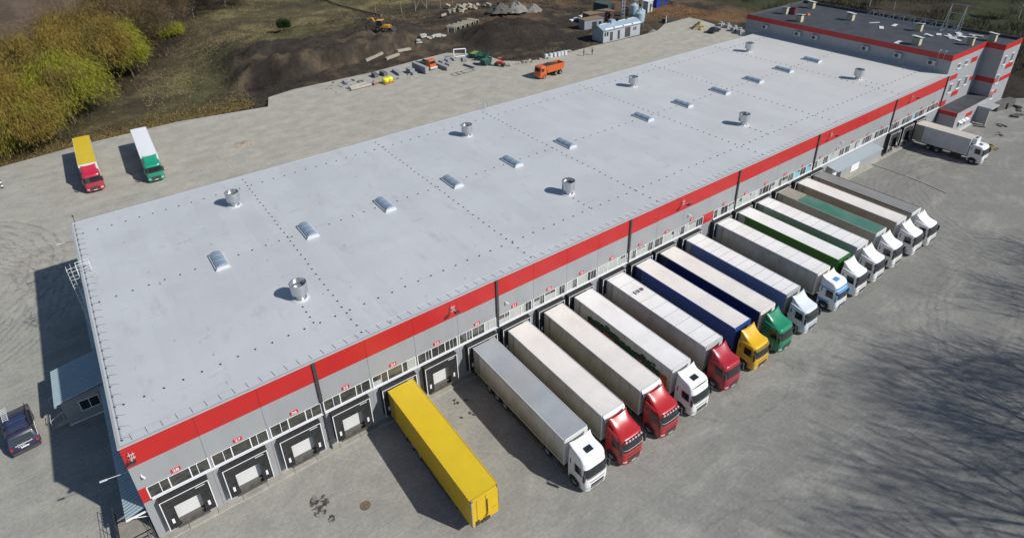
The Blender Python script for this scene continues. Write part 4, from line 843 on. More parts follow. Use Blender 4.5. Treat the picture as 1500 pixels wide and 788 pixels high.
# ------------------------------------------------------------------ van at the left edge
VB_ = paint('van_navy', (.014, .015, .055), .45, .25)
vn = thing('van', 'navy minivan with roof bars, ladder and white lettering, parked by the porch shadow', 'van', (-21.55, 15.7, 0), R(7)); vn.scale = (1.12, 1.12, 1.12)
prof = [(0, .35), (-.05, .75), (.02, 1.15), (.30, 1.85), (.45, 1.95), (2.9, 1.97), (3.3, 1.86), (4.05, 1.25), (4.75, 1.05), (4.9, .75), (4.85, .35)]
m = MB(); P = []
for sx, k in ((-.8, .0), (-.93, .06), (-.96, .12)): pass
ws = lambda z: .95 if z < 1.15 else .95 - (z - 1.15) * .22
rows = [[(-ws(z) * f, y, z) for y, z in prof] for f in (1,)] + [[(-ws(z) * .93, y, z + (.03 if z > 1.0 else 0)) for y, z in prof]] + [[(ws(z) * .93, y, z + (.03 if z > 1.0 else 0)) for y, z in prof]] + [[(ws(z), y, z) for y, z in prof]]
m.grid(rows, closed=True); n = len(prof); m.f.append(tuple(range(n))); m.m.append(0); m.f.append(tuple(range(3 * n, 4 * n))); m.m.append(0)
vb = m.build('body', VB_, vn, True, angle=40)
m = MB()
for s in (-1, 1): m.add([(s * (ws(1.2) + .01), .35, 1.2), (s * (ws(1.2) + .01), 3.6, 1.2), (s * (ws(1.75) + .01), 3.1, 1.75), (s * (ws(1.75) + .01), .5, 1.75)], [(0, 1, 2, 3)])
m.build('side_window', GLASS, vb); m = MB(); m.add([(-.74, .05, 1.28), (.74, .05, 1.28), (.68, .245, 1.76), (-.68, .245, 1.76)], [(0, 1, 2, 3)]); m.build('rear_window', GLASS, vb)
m = MB(); m.add([(-.72, 3.42, 1.81), (.72, 3.42, 1.81), (.8, 4.0, 1.32), (-.8, 4.0, 1.32)], [(0, 1, 2, 3)]); m.build('windscreen', GLASS, vb)
m = MB(); m.box(-.58, .58, .85, 2.5, 1.995, 2.015); m.build('roof_glass', M('tinted_roof', (.03, .045, .12), .25), vb)
m = MB(); m.box(-.9, .9, -.12, .02, .38, .6); m.build('bumper', M('bumper_dark', (.05, .05, .055), .6), vb, bevel=.03)
m = MB(); m.box(-.27, .27, -.06, -.045, .82, .94); m.build('number_plate', WHITEP, vb)
for s in (-1, 1): m = MB(); m.box(s * .84 - .07, s * .84 + .07, -.03, .06, .78, 1.12); m.build('tail_light', AMBER, vb)
for s in (-1, 1):
    for y in (.95, 3.95): wheel(vn, s * .86, y, .33, WHC)
m = MB()
for y in (.7, .95, 1.75, 2.6, 2.85, 3.1): m.tube((-.85, y, 2.12), (.85, y, 2.12), .035); m.tube((-.8, y, 1.95), (-.8, y, 2.12), .025); m.tube((.8, y, 1.95), (.8, y, 2.12), .025)
m.tube((.84, .5, 2.3), (.84, 3.3, 2.3), .03); m.tube((-.84, .5, 2.3), (-.84, 3.3, 2.3), .03); m.tube((.84, .5, 1.95), (.84, .5, 2.3), .03); m.tube((.84, 3.3, 1.9), (.84, 3.3, 2.3), .03); m.tube((-.84, .5, 1.95), (-.84, .5, 2.3), .03); m.build('roof_bar', DARKM, vn)
m = MB()
for x in (-.72, -.38): m.tube((x, 2.2, 2.2), (x, 4.0, 2.2), .03)
for k in range(8): m.tube((-.72, 2.3 + .22 * k, 2.2), (-.38, 2.3 + .22 * k, 2.2), .025)
m.build('ladder', ALUW, vn)
# handwriting-like lettering on the tailgate and flank (too small to read in the photo): pen strokes
def scrawl(m, mk, n, h, adv, seed, th=.012):
    q = random.Random(seed); u = 0
    for i in range(n):
        hh = h * q.choice((.5, .55, .6, 1)); p = [mk(u, 0), mk(u + adv * .25, hh), mk(u + adv * .5, hh * .2), mk(u + adv * .8, hh * .9 if q.random() < .4 else h * .45), mk(u + adv, 0)]; m.path(p, th, n=4); u += adv
m = MB(); scrawl(m, lambda u, v: (-.55 + u, .035 - .03 + v * .30, 1.10 + v), 14, .13, .08, 1); scrawl(m, lambda u, v: (-.42 + u, -.03 + v * .2, .99 + v), 7, .08, .07, 2)
scrawl(m, lambda u, v: (.965 - max(v, 0) * .1, .5 + u, .92 + v), 15, .2, .12, 3, .018); m.build('lettering', WHITEP, vn)

# ------------------------------------------------------------------ trees
def qmesh(name, P, D, ln, wd, mat):
    """one small quad per point, long axis along D"""
    n = len(P); D = D / np.linalg.norm(D, axis=1)[:, None]; A = rng.normal(size=(n, 3)); S_ = np.cross(D, A); S_ /= np.linalg.norm(S_, axis=1)[:, None] + 1e-9
    l = (np.asarray(ln) * np.ones(n))[:, None] / 2; w_ = (np.asarray(wd) * np.ones(n))[:, None] / 2
    V = np.stack([P - D * l - S_ * w_ * .6, P - D * l * .2 - S_ * w_, P + D * l, P - D * l * .2 + S_ * w_], 1).reshape(-1, 3)
    me = bpy.data.meshes.new(name); me.vertices.add(4 * n); me.vertices.foreach_set('co', V.astype('f4').ravel()); me.loops.add(4 * n); me.loops.foreach_set('vertex_index', np.arange(4 * n, dtype='i4')); me.polygons.add(n); me.polygons.foreach_set('loop_start', np.arange(0, 4 * n, 4, dtype='i4')); me.update(calc_edges=True); me.materials.append(mat); return me
def leafm(nm, c, var=.35): return M(nm, c, .8, 0, .25, .25, spec=.15, island=var)
BARK = M('bark', (.10, .08, .06), .9, 0, .3, 3)
BARKP = M('pale_bark', (.30, .27, .22), .9, 0, .3, 3)
def limbs(m, base, h, r, seed, nl=7, spread=.6, levels=2):
    q = random.Random(seed); tips = []
    top = Vector((q.uniform(-.3, .3), q.uniform(-.3, .3), h * .42)); m.tube((0, 0, -.5), top * .5, r, r * .8, 7); m.tube(top * .5, top, r * .8, r * .62, 7)
    def grow(p, d, l, rad, lev):
        e = p + d * l; mid = p + d * l * .5 + Vector((q.uniform(-.1, .1), q.uniform(-.1, .1), q.uniform(-.05, .1))) * l; m.tube(p, mid, rad, rad * .75, 5, cap=False); m.tube(mid, e, rad * .75, rad * .5, 5, cap=False); tips.append(e)
        if lev > 0:
            for _ in range(3):
                nd = (d + Vector((q.uniform(-1, 1), q.uniform(-1, 1), q.uniform(-.2, .8))) * .7).normalized(); grow(mid.lerp(e, q.uniform(.2, 1)), nd, l * q.uniform(.5, .7), rad * .5, lev - 1)
    for k in range(nl):
        a = 2 * math.pi * k / nl + q.uniform(-.3, .3); d = Vector((math.cos(a) * spread, math.sin(a) * spread, q.uniform(.5, 1.1))).normalized(); grow(top * q.uniform(.6, 1), d, h * q.uniform(.28, .42), r * .45, levels)
    return tips
def tree(name, label, x, y, h, rad, kind, n, seed, lean=(0, 0), group='trees along the ditch beside the field', mats=None):
    z0 = float(height(np.array([x]), np.array([y]))[0]); t = thing(name, label, 'tree', (x, y, z0 - .1), 0, group)
    n = int(n * (2.1 if kind == 'weep' else 2.3)); g_ = np.random.default_rng(seed); m = MB(); tips = limbs(m, t, h * .8, max(.16, h * .017), seed, 8, .9 if kind != 'up' else .5); m.build('trunk', BARK if kind != 'bare' else BARKP, t, True)
    # clumps over a dome, each clump a bundle of strands
    nc = 46; u = g_.normal(size=(nc, 3)); u[:, 2] = np.abs(u[:, 2]) * .9 - .25; u /= np.linalg.norm(u, axis=1)[:, None]; rr_ = g_.uniform(.45, 1.0, nc) ** .6
    cc = u * rr_[:, None] * np.array((rad, rad, h * .46)) * g_.uniform(.8, 1.12, (nc, 1)) + np.array((lean[0], lean[1], h * .52)); csz = g_.uniform(.12, .26, nc) * rad
    ci = g_.integers(0, nc, n); off = g_.normal(size=(n, 3)); P = cc[ci] + off * csz[ci][:, None] * np.array((1, 1, 1.1)); P[:, 2] = np.maximum(P[:, 2], h * .04)
    out = (P - np.array((lean[0], lean[1], h * .45))); out /= np.linalg.norm(out, axis=1)[:, None] + 1e-6
    n = n
    if kind == 'weep': D = out * np.array((.55, .55, .15)) + np.array((0, 0, -.75)) + g_.normal(size=(n, 3)) * .22; ln = g_.uniform(.4, 1.1, n); wd = g_.uniform(.045, .10, n)
    else: D = out + np.array((0, 0, .35)) + g_.normal(size=(n, 3)) * .45; ln = g_.uniform(.5, 1.4, n); wd = g_.uniform(.03, .075, n)
    mats = mats or [leafm('willow_ochre', (.13, .088, .018))]
    k0 = 0
    for j, (mt, fr) in enumerate(zip(mats, (1,) if len(mats) == 1 else (.72, .28))):
        sel = (ci % 100 < 100) if len(mats) == 1 else ((ci % 7 < 5) if j == 0 else (ci % 7 >= 5)); o = bpy.data.objects.new('crown' if j == 0 else 'foliage', qmesh('crown', P[sel], D[sel], ln[sel], wd[sel], mt)); COL.objects.link(o); o.parent = t
    return t
OCH = leafm('willow_gold', (.19, .134, .030)); OCH2 = leafm('willow_olive', (.155, .118, .034)); LIM = leafm('willow_lime', (.215, .225, .022)); LIM2 = leafm('willow_yellow_green', (.17, .165, .026)); TWG = leafm('twig_brown', (.125, .092, .055), .5); TWD_ = leafm('twig_dark', (.05, .04, .03)); STR = leafm('straw', (.195, .16, .085), .55); CON = leafm('conifer_dark', (.03, .05, .018))
tree('willow_tree', 'bright lime-green willow in the middle of the tree row', -11.2, 109.5, 14.0, 7.0, 'weep', 19000, 1, mats=[LIM, OCH2])
tree('willow_tree', 'tall ochre willow left of the bare tree, near the ploughed field', -4.5, 130.5, 17.5, 8.6, 'weep', 24000, 2, mats=[OCH, OCH2])
tree('willow_tree', 'narrow lime-green willow on the right flank of the tall ochre willow', 3.2, 134, 13.5, 4.2, 'weep', 10000, 3, mats=[LIM])
tree('willow_tree', 'broad ochre willow nearest the yard edge on the left', -20.5, 99.8, 11.5, 7.0, 'weep', 20000, 4, mats=[OCH, LIM2])
tree('willow_tree', 'ochre-orange willow at the left frame edge behind the nearest one', -27.5, 110, 14.0, 8.0, 'weep', 15000, 5, mats=[OCH])
tree('willow_tree', 'olive willow at the left edge between the field and the lime-green willow', -19.5, 124, 16.0, 8.0, 'weep', 18000, 6, mats=[OCH2, OCH])
tree('bare_tree', 'large leafless brown tree with pale limbs behind the tall ochre willow', 7.0, 156, 18.5, 10.0, 'bare', 24000, 7, mats=[TWG, OCH2])
tree('bare_tree', 'leafless grey-brown tree at the top edge beside the small green bush', 17, 172, 16, 8.5, 'bare', 14000, 8, mats=[TWG])
tree('green_bush', 'small lime-green bush at the end of the tree row', 18.5, 169, 5.0, 3.2, 'weep', 4200, 9, mats=[LIM])
tree('bare_tree', 'brown leafless tree between the lime-green willow and the field', -9.0, 150, 15, 8, 'bare', 12000, 17, mats=[TWG, OCH2])
tree('willow_tree', 'ochre willow half hidden between the lime-green willow and the tall ochre one', -11.5, 121, 11.5, 5.5, 'weep', 11000, 18, mats=[OCH2, OCH])
tree('bare_tree', 'low brown leafless tree at the top edge of the grass slope', 29, 190, 10, 7, 'bare', 9000, 10, mats=[TWD_])
tree('bare_tree', 'dark leafless tree at the top edge, right of the brown one', 41, 197, 8, 7, 'bare', 8000, 12, mats=[TWD_])
tree('conifer_bush', 'single small dark evergreen bush on the grass slope', 42.6, 139, 3.4, 1.6, 'up', 2600, 11, group=None, mats=[CON])
# twiggy undergrowth along the ditch, dry tufts on the slope, brush beyond the office
def scatter(name, label, cat, n, fx, mat, hl=(.5, 1.5), wd=(.04, .12), spread=.6):
    g_ = np.random.default_rng(len(name) * 7 + n); Q = fx(g_, n); Q = Q[~inpoly(Q[:, 0], Q[:, 1], YARD)]; n = len(Q); z = height(Q[:, 0], Q[:, 1]); l = g_.uniform(*hl, n)
    D = np.stack([g_.normal(size=n) * spread, g_.normal(size=n) * spread, np.ones(n)], 1); P = np.stack([Q[:, 0], Q[:, 1], z + l * .35], 1)
    o = bpy.data.objects.new(name, qmesh(name, P, D, l, g_.uniform(*wd, n), mat)); COL.objects.link(o); return tag(o, label, cat, kind='stuff')
def ditch(g_, n): t = g_.uniform(0, 1, n) ** .8; return np.stack([-34 + 50 * t + g_.normal(size=n) * 3.2 + 4, 95 + 82 * t ** 1.1 + g_.normal(size=n) * 6], 1)
scatter('undergrowth', 'brown twiggy undergrowth below the willows', 'undergrowth', 26000, ditch, TWD_, (.6, 2.2), (.04, .1))
def slope(g_, n):
    Q = np.stack([g_.uniform(2, 92, n), g_.uniform(94, 205, n)], 1); v = fbm(Q[:, 0], Q[:, 1], 11, 41, 5) * .6 + fbm(Q[:, 0], Q[:, 1], 3.5, 42, 5) * .4; soilq = (Q[:, 0] > 22) & (Q[:, 1] < 132 + (Q[:, 0] - 50) * .2)
    return Q[(g_.uniform(.36, .62, n) < v) & ~soilq]
scatter('dry_grass', 'straw-coloured dry grass tufts on the rough slope', 'grass', 95000, slope, STR, (.25, .8), (.04, .11), .9)
scatter('straw_strip', 'trampled straw beside the back edge of the paving', 'straw', 14000, lambda g_, n: (lambda x: np.stack([x, np.interp(x, [-40, -10, 5, 21], [89, 94.5, 96.5, 95]) + np.abs(g_.normal(size=n)) * 3.6], 1))(g_.uniform(-32, 21, n)), leafm('straw_ochre', (.17, .125, .05), .5), (.3, .8), (.05, .13), 1.4)
def soilf(g_, n):
    Q = np.stack([g_.uniform(18, 160, n), g_.uniform(78, 150, n)], 1); v = fbm(Q[:, 0], Q[:, 1], 6, 71, 5); return Q[(v > .46) & (Q[:, 1] > 96 - (Q[:, 0] > 78) * 16)]
scatter('soil_clods', 'dark clods of dug earth on the soil bank and mound', 'soil', 42000, soilf, leafm('clod_dark', (.040, .032, .025), .35), (.10, .32), (.10, .28), 2.0)
scatter('pale_clods', 'paler dry clods and roots among the dug earth', 'soil', 9000, soilf, leafm('clod_pale', (.11, .085, .06), .5), (.1, .4), (.06, .2), 2.0)
def brushf(g_, n):
    Q = np.stack([g_.uniform(150, 300, n), g_.uniform(-10, 150, n)], 1); v = fbm(Q[:, 0], Q[:, 1], 16, 61, 4); return Q[(v > .44) & (Q[:, 0] > 158 + np.maximum(0, Q[:, 1] - 45) * .42)]
scatter('brushwood', 'dark leafless brushwood beyond the office block', 'brushwood', 60000, brushf, TWD_, (.8, 3.6), (.05, .13), .45)
scatter('brush_grass', 'patchy dull grass among the brushwood', 'grass', 22000, brushf, leafm('dull_green', (.05, .06, .02)), (.3, .8), (.08, .2), .8)
for i, (x, y, h_) in enumerate(((198.5, 59.5, 12), (201.5, 57.2, 13), (201.5, 49.8, 11), (215, 21.4, 12))):
    tree('bare_tree', ['slim pale-trunked tree, leftmost behind the office roof', 'slim pale-trunked tree close beside the leftmost one behind the office roof', 'slim leaning tree behind the roof truss', 'slim pale trunk at the far right beyond the office'][i], x, y, h_, 2.2, 'bare', 1500, 30 + i, group='slim trees behind the office', mats=[TWG])
# roadside trees just outside the picture: their shadows fall across the paving
for i, (x, y, h_, r_) in enumerate(((38.5, -51, 19, 4.4), (47.5, -50.5, 21, 5.2), (55.5, -45.5, 20, 4.4), (62.5, -45.5, 19, 4.0), (81, -46, 20, 4.2), (91, -44, 19, 4.0), (56, -53, 22, 5.0), (70, -51, 20, 4.0))):
    z0 = 0; t = thing('bare_tree', 'leafless roadside tree casting branch shadows over the paving', 'tree', (x, y, 0), 0, 'roadside trees casting shadows on the yard')
    m = MB(); limbs(m, t, h_, .26, 50 + i, 6 + i % 3, .42 + .05 * (i % 4), 3); m.build('trunk', BARK, t, True); g_ = np.random.default_rng(90 + i); n = 2700 + 400 * (i % 4)
    P = g_.normal(size=(n, 3)) * np.array((r_ * .5, r_ * .5, h_ * .17)) + np.array((0, 0, h_ * .72)); D = P - np.array((0, 0, h_ * .3)) + g_.normal(size=(n, 3)) * 1.2
    o = bpy.data.objects.new('crown', qmesh('crown', P, D, g_.uniform(.8, 2.0, n), g_.uniform(.03, .055, n), TWG)); COL.objects.link(o); o.parent = t

# ------------------------------------------------------------------ construction ground behind the yard
def hz(x, y): return float(height(np.array([float(x)]), np.array([float(y)]))[0])
ORNG = paint('machine_orange', (.60, .11, .015), .4, .35); YELM = paint('machine_yellow', (.66, .32, .01), .4, .35); PAV = M('paver_stack', (.27, .28, .29), .85, 0, .2, 2); PAVD = M('paver_dark', (.12, .125, .13), .85, 0, .2, 2); WOOD = M('old_wood', (.26, .20, .12), .85, 0, .3, 2); BLK = M('block_beige', (.33, .30, .23), .9, 0, .2, 1.5); SPOIL = M('spoil', (.045, .036, .028), .95, 0, .3, 2)
def boxes(name, label, cat, x, y, rz, bl, mat, group=None, z=None, bevel=.03):
    m = MB()
    for b in bl: m.box(*b)
    o = m.build(name, mat, None, bevel=bevel, loc=(x, y, (0 if z is None else z))); o.rotation_euler.z = R(rz); return tag(o, label, cat, group)
# dump truck with an orange tipping body
dt = thing('dump_truck', 'orange six-wheeled tipper truck standing on the dusty paving behind the warehouse', 'dump truck', (75.9, 67.6, 0), R(-92 + 6))
cm, L = CABM['low']; c = cm.copy(); c.materials.clear(); c.materials.append(ORNG); c.transform(Matrix.Scale(.92, 4)); cb = inst('cab', c, dt)
Ls = [tuple(v * .92 for v in l) for l in L]
m = MB(); fpatch(m, L, -1.1, 1.1, 1.9, 2.72, .02, 10); ob = m.build('windscreen', GLASS, cb, True); ob.scale = (.92, .92, .92)
for s in (-1, 1): m = MB(); spatch(m, L, s, .5, 1.4, 1.85, 2.62, .012); ob = m.build('side_window', GLASS, cb); ob.scale = (.92,) * 3
for s in (-1, 1): m = MB(); fpatch(m, L, *sorted((s * .7, s * 1.05)), .6, .85, .02, 4, 2); ob = m.build('headlight', LAMP, cb); ob.scale = (.92,) * 3
m = MB(); m.prism([(2.25, 1.15), (7.3, 1.15), (7.75, 2.6), (2.0, 2.75), (2.05, 2.3)], -1.2, -1.12); m.prism([(2.25, 1.15), (7.3, 1.15), (7.75, 2.6), (2.0, 2.75), (2.05, 2.3)], 1.12, 1.2); m.box(-1.12, 1.12, 2.3, 7.3, 1.1, 1.2); m.add([(-1.12, 2.25, 1.2), (1.12, 2.25, 1.2), (1.12, 2.0, 2.8), (-1.12, 2.0, 2.8)], [(0, 1, 2, 3)]); m.add([(-1.12, 7.32, 1.2), (1.12, 7.32, 1.2), (1.12, 7.72, 2.55), (-1.12, 7.72, 2.55)], [(0, 1, 2, 3)])
for k in range(7):
    for s in (-1, 1): m.box(s * 1.2 - .04, s * 1.2 + .04, 2.5 + k * .75, 2.6 + k * .75, 1.2, 2.6)
m.build('tipping_body', ORNG, dt); m = MB(); m.prism([(2.3, 1.9), (7.5, 1.9), (6.8, 2.3), (4.2, 2.75), (2.6, 2.4)], -1.1, 1.1); m.build('load', SPOIL, dt)
m = MB(); m.box(-.5, .5, .6, 7.2, .7, 1.09); m.build('chassis', CHASS, dt)
for s in (-1, 1):
    for y in (1.3, 4.9, 6.3): wheel(dt, s * 1.0, y, .52, WH1 if y < 2 else WHD)
# backhoe loader
ex = thing('backhoe_loader', 'yellow backhoe loader digging at the dark soil bank', 'excavator', (60.8, 114.5, hz(60.8, 114.5)), R(40))
m = MB(); m.prism([(-2.2, .9), (1.2, .9), (1.2, 1.4), (-.6, 1.5), (-2.2, 1.75)], -.6, .6); bd = m.build('body', YELM, ex, bevel=.05); m = MB(); m.prism([(-.6, 1.5), (1.1, 1.4), (1.0, 2.75), (-.4, 2.75)], -.75, .75); cbx = m.build('cab', M('cab_dark', (.03, .035, .04), .2), ex, bevel=.05); m = MB(); m.box(-.85, .85, -.55, 1.15, 2.76, 2.9); m.build('cab_roof', YELM, cbx, bevel=.04)
m = MB()
for s in (-.5, .5): m.path([(s, -.6, 1.6), (s, -2.4, 1.5), (s, -3.0, .7)], .1)
m.build('loader_arm', YELM, ex); m = MB(); m.prism([(-3.0, .2), (-3.9, .15), (-3.0, 1.1)], -1.15, 1.15); m.build('bucket', DARKM, ex)
m = MB(); m.path([(0, 1.2, 1.1), (0, 2.4, 3.3)], .2); m.path([(0, 2.4, 3.3), (0, 3.9, 2.9)], .17); m.build('boom', YELM, ex); m = MB(); m.path([(0, 3.9, 2.9), (0, 4.3, 1.3)], .13); m.prism([(4.0, 1.3), (4.7, 1.2), (4.4, .5), (3.9, .8)], -.4, .4); m.build('dipper', DARKM, ex)
for s in (-1, 1): wheel(ex, s * .85, .7, .7, (lambda k: k)((lambda a: a)(wheel_me(.72, .45)))); wheel(ex, s * .85, -1.6, .5, WH1)
# orange lorry cab with a flat grey bed between the paver stacks
ol = thing('site_lorry', 'small orange-cabbed flatbed lorry parked between the stacks of pavers', 'lorry', (61.2, 88.6, 0), R(8))
c2 = inst('cab', c, ol); c2.scale = (.85, .85, .85); m = MB(); fpatch(m, L, -1.1, 1.1, 1.9, 2.72, .02, 10); ob = m.build('windscreen', GLASS, c2); ob.scale = (.92,) * 3
m = MB(); m.box(-1.0, 1.0, 1.8, 5.6, .85, 1.0); m.box(-1.05, 1.05, 1.75, 1.85, 1.0, 1.6); m.box(-1.05, -.98, 1.86, 5.6, 1.0, 1.35); m.box(.98, 1.05, 1.86, 5.6, 1.0, 1.35); m.build('flat_bed', DARKM, ol)
m = MB(); m.box(-1.05, 1.05, -.25, .0, .35, .8); m.build('bumper', ALUW, ol, bevel=.04)
for s in (-1, 1):
    for y in (1.1, 4.4): wheel(ol, s * .85, y, .5, WH1)
# paver stacks, pipes and kerbstones at the paving edge
rr = random.Random(21)
def pallet(x, y, nx, ny, nz, rz, label, mat=PAV, sx=1.0, sy=1.0, sz=.5, group='paver stacks at the back edge of the yard'):
    bl = []
    for i in range(nx):
        for j in range(ny):
            for k in range(nz if rr.random() < .8 else max(1, nz - 1)): bl.append((i * (sx + .06), i * (sx + .06) + sx, j * (sy + .06), j * (sy + .06) + sy, k * (sz + .01) + .1, k * (sz + .01) + sz + .1))
    t = boxes('paver_stack', label, 'paver stack', x, y, rz, bl, mat, group); m = MB()
    for i in range(3): m.box(0, nx * (sx + .06), i * (ny * (sy + .06) - .12) / 2, i * (ny * (sy + .06) - .12) / 2 + .1, 0, .09)
    m.build('pallet', WOOD, t); return t
pallet(58.0, 86.8, 1, 6, 3, 3, 'tallest grey wall of stacked pavers, left of the orange lorry', sy=.95)
pallet(55.3, 88.0, 1, 3, 2, 2, 'grey paver stack, second to the left of the orange lorry', sx=1.2)
pallet(52.6, 89.8, 1, 4, 1, -4, 'low row of grey pavers behind the yellow bags', sx=1.1)
pallet(49.7, 91.6, 1, 2, 1, 5, 'small dark paver stack behind the yellow bags', PAVD, sz=.8)
pallet(47.5, 91.9, 1, 2, 1, -3, 'small dark paver stack left of its twin', PAVD, sz=.8)
pallet(63.2, 85.8, 1, 7, 1, 4, 'long low row of pale blocks right of the orange lorry', sz=.8, sy=.95)
for x, y in ((65.2, 91.2), (66.9, 91.4), (68.6, 91.5), (65.4, 88.4)): pallet(x, y, 1, 2, 1, rr.uniform(-6, 6), 'one of the low grey paver heaps between the long block row and the green skips', sz=.45, group='low paver heaps')
pallet(70.0, 89.6, 1, 3, 1, -30, 'low grey kerbstone heap in front of the white frame', sz=.35)
def cyl(name, label, cat, a, b, r, mat, group=None): o = MB().tube(a, b, r, n=12).build(name, mat, None, True); return tag(o, label, cat, group)
cyl('concrete_pipe', 'grey concrete pipe lying in front, nearest of the pair by the yellow bags', 'pipe', (39.6, 87.3, .35), (44.6, 87.6, .35), .34, CONC); cyl('concrete_pipe', 'grey concrete pipe lying behind its twin near the yellow bags', 'pipe', (39.8, 88.6, .35), (44.0, 89.2, .35), .34, CONC)
boxes('timber_stack', 'reddish timber offcuts at the right end of the concrete pipes', 'timber', 45.2, 87.4, 10, [(0, 1.1, 0, .3, 0, .3), (.2, 1.2, .4, .7, 0, .25), (-.1, .2, -.2, .9, .0, .5)], M('red_timber', (.30, .12, .08), .8))
boxes('slab_pile', 'pale flat slabs beside the left end of the pipes', 'slabs', 39.0, 90.6, 20, [(0, 1.6, 0, .9, 0, .15), (1.9, 3.2, .3, 1.2, 0, .4), (.4, 1.8, 1.4, 2.1, 0, .12), (2.2, 3.4, 1.6, 2.4, 0, .6)], PAV)
boxes('slab', 'single grey slab lying alone at the left end of the stored materials', 'slab', 36.6, 88.0, 10, [(0, 1.6, 0, .7, 0, .12)], CONC)
# yellow bags on a red pallet
m = MB()
for (dx, dy) in ((-.5, 0), (.55, .15)): m.lathe([(.01, .25), (.62, .28), (.8, .6), (.78, 1.0), (.5, 1.28), (.01, 1.35)], c=(dx, dy, 0), n=14)
yb = m.build('yellow_bags', M('bag_yellow', (.62, .66, .03), .5, 0, .15, 2), None, True, loc=(48.4, 87.0, 0)); tag(yb, 'pair of fluorescent yellow bulging bags on a red pallet', 'bags')
boxes('red_pallet', 'flat red-brown pallet under the fluorescent yellow bags', 'pallet', 48.4, 87.0, 12, [(-1.4, 1.3, -.9, .7, .02, .22)], M('pallet_red', (.40, .12, .05), .8))
for i in range(30):
    x = rr.uniform(35, 73); y = rr.gauss(91.5, 2.2); s = rr.uniform(.12, .42)
    o = MB().box(-s * 1.6, s * 1.6, -s * .6, s * .6, 0, s * .8, rot=(0, 0, rr.uniform(0, 3))).build('stone_offcut', PAV if i % 3 else PAVD, None, bevel=.03, loc=(x, y, .01)); tag(o, 'small grey stone offcut strewn between the paver stacks', 'offcut', 'offcuts strewn among the paver stacks')
# frame, skips, girder, roller
m = MB(); w_ = 1.5
for a, b in (((-w_, 0, .15), (w_, 0, .15)), ((w_, 0, .15), (w_, 0, 2.0)), ((w_, 0, 2.0), (-w_, 0, 2.0)), ((-w_, 0, 2.0), (-w_, 0, .15))): m.tube(a, b, .16, n=4)
m.box(-1.5, -1.2, -.8, .8, 0, .12); m.box(1.2, 1.5, -.8, .8, 0, .12); o = m.build('steel_stand', WHITEP, None, loc=(71.6, 93.6, 0)); o.rotation_euler.z = R(-25); tag(o, 'white rectangular frame standing beside the green skips', 'frame')
def skip(x, y, rz, label, cin, l=3.6, w=1.8, h=1.3):
    t = thing('skip', label, 'skip', (x, y, 0), R(rz), 'green skips behind the yard'); m = MB(); g_ = M('skip_green', (.02, .085, .06), .6, .1, .25, 2)
    m.prism([(-l / 2, h), (-l / 2 + .5, .1), (l / 2 - .5, .1), (l / 2, h)], -w / 2, -w / 2 + .06); m.prism([(-l / 2, h), (-l / 2 + .5, .1), (l / 2 - .5, .1), (l / 2, h)], w / 2 - .06, w / 2); m.box(-w / 2 + .06, w / 2 - .06, -l / 2 + .5, l / 2 - .5, .08, .14)
    for s in (-1, 1): m.add([(-w / 2, s * (l / 2 - .5), .1), (w / 2, s * (l / 2 - .5), .1), (w / 2, s * l / 2, h), (-w / 2, s * l / 2, h)], [(0, 1, 2, 3)])
    m.build('body', g_, t); m = MB()
    for k in range(4):
        y_ = -l / 2 + .7 + k * (l - 1.4) / 3
        for s in (-1, 1): MB().box(s * (w / 2 + .026) - .025, s * (w / 2 + .026) + .025, y_, y_ + .1, .2, h).build('rib', g_, t)
    if cin: MB().box(-w / 2 + .1, w / 2 - .1, -l / 2 + .35, l / 2 - .35, .5, h - .15).build('contents', cin, t, bevel=.1)
skip(74.6, 91.2, -60, 'dark green skip topped with yellow-green sheeting', M('sheet_yellow_green', (.22, .26, .06), .7, 0, .2)); skip(75.2, 88.0, -50, 'dark green open skip between the sheeted one and the small green box', None); skip(73.2, 84.0, -72, 'small green box skip nearest the paving', M('skip_lid', (.06, .15, .13), .6), 3.0, 1.5, 1.5)
boxes('girder', 'grey steel girder lying on the paving in front of the skips', 'girder', 69.0, 83.4, 8, [(0, .25, 0, 3.8, 0, .05), (0, .25, 0, 3.8, .4, .45), (.1, .15, 0, 3.8, .05, .4), (.35, .6, 0, 3.6, 0, .3)], M('girder_grey', (.2, .22, .25), .5, .3))
m = MB()
for a, b in (((0, 0), (3, .3)), ((3, .3), (2.8, 2.2)), ((2.8, 2.2), (-.1, 1.9)), ((-.1, 1.9), (0, 0)), ((1.5, .1), (1.4, 2.1)), ((3, .3), (6, .8)), ((6, .8), (5.7, 2.6)), ((5.7, 2.6), (2.8, 2.2))): m.tube((*a, .06), (*b, .06), .05, n=4)
o = m.build('formwork', M('frame_dark', (.08, .07, .06), .8), None, loc=(62.6, 81.2, 0)); tag(o, 'thin dark frame laid flat on the pale paving', 'frame')
rl = thing('road_roller', 'small red road roller beside the green box skip', 'roller', (75.0, 80.8, 0), R(30)); m = MB(); m.prism([(-.9, .5), (.9, .5), (.9, 1.1), (.2, 1.2), (-.9, 1.3)], -.5, .5); m.build('body', paint('roller_red', (.55, .05, .02), .4, .3), rl, bevel=.05)
m = MB(); m.tube((-.45, 0, 1.2), (-.45, 0, 2.0), .04); m.tube((.45, 0, 1.2), (.45, 0, 2.0), .04); m.box(-.6, .6, -.4, .5, 2.0, 2.1); m.build('roll_bar', paint('roller_red', (.55, .05, .02)), rl)
for y in (-.9, .9): MB().tube((-.5, y, .45), (.5, y, .45), .45, n=16).build('drum', DARKM, rl, True)
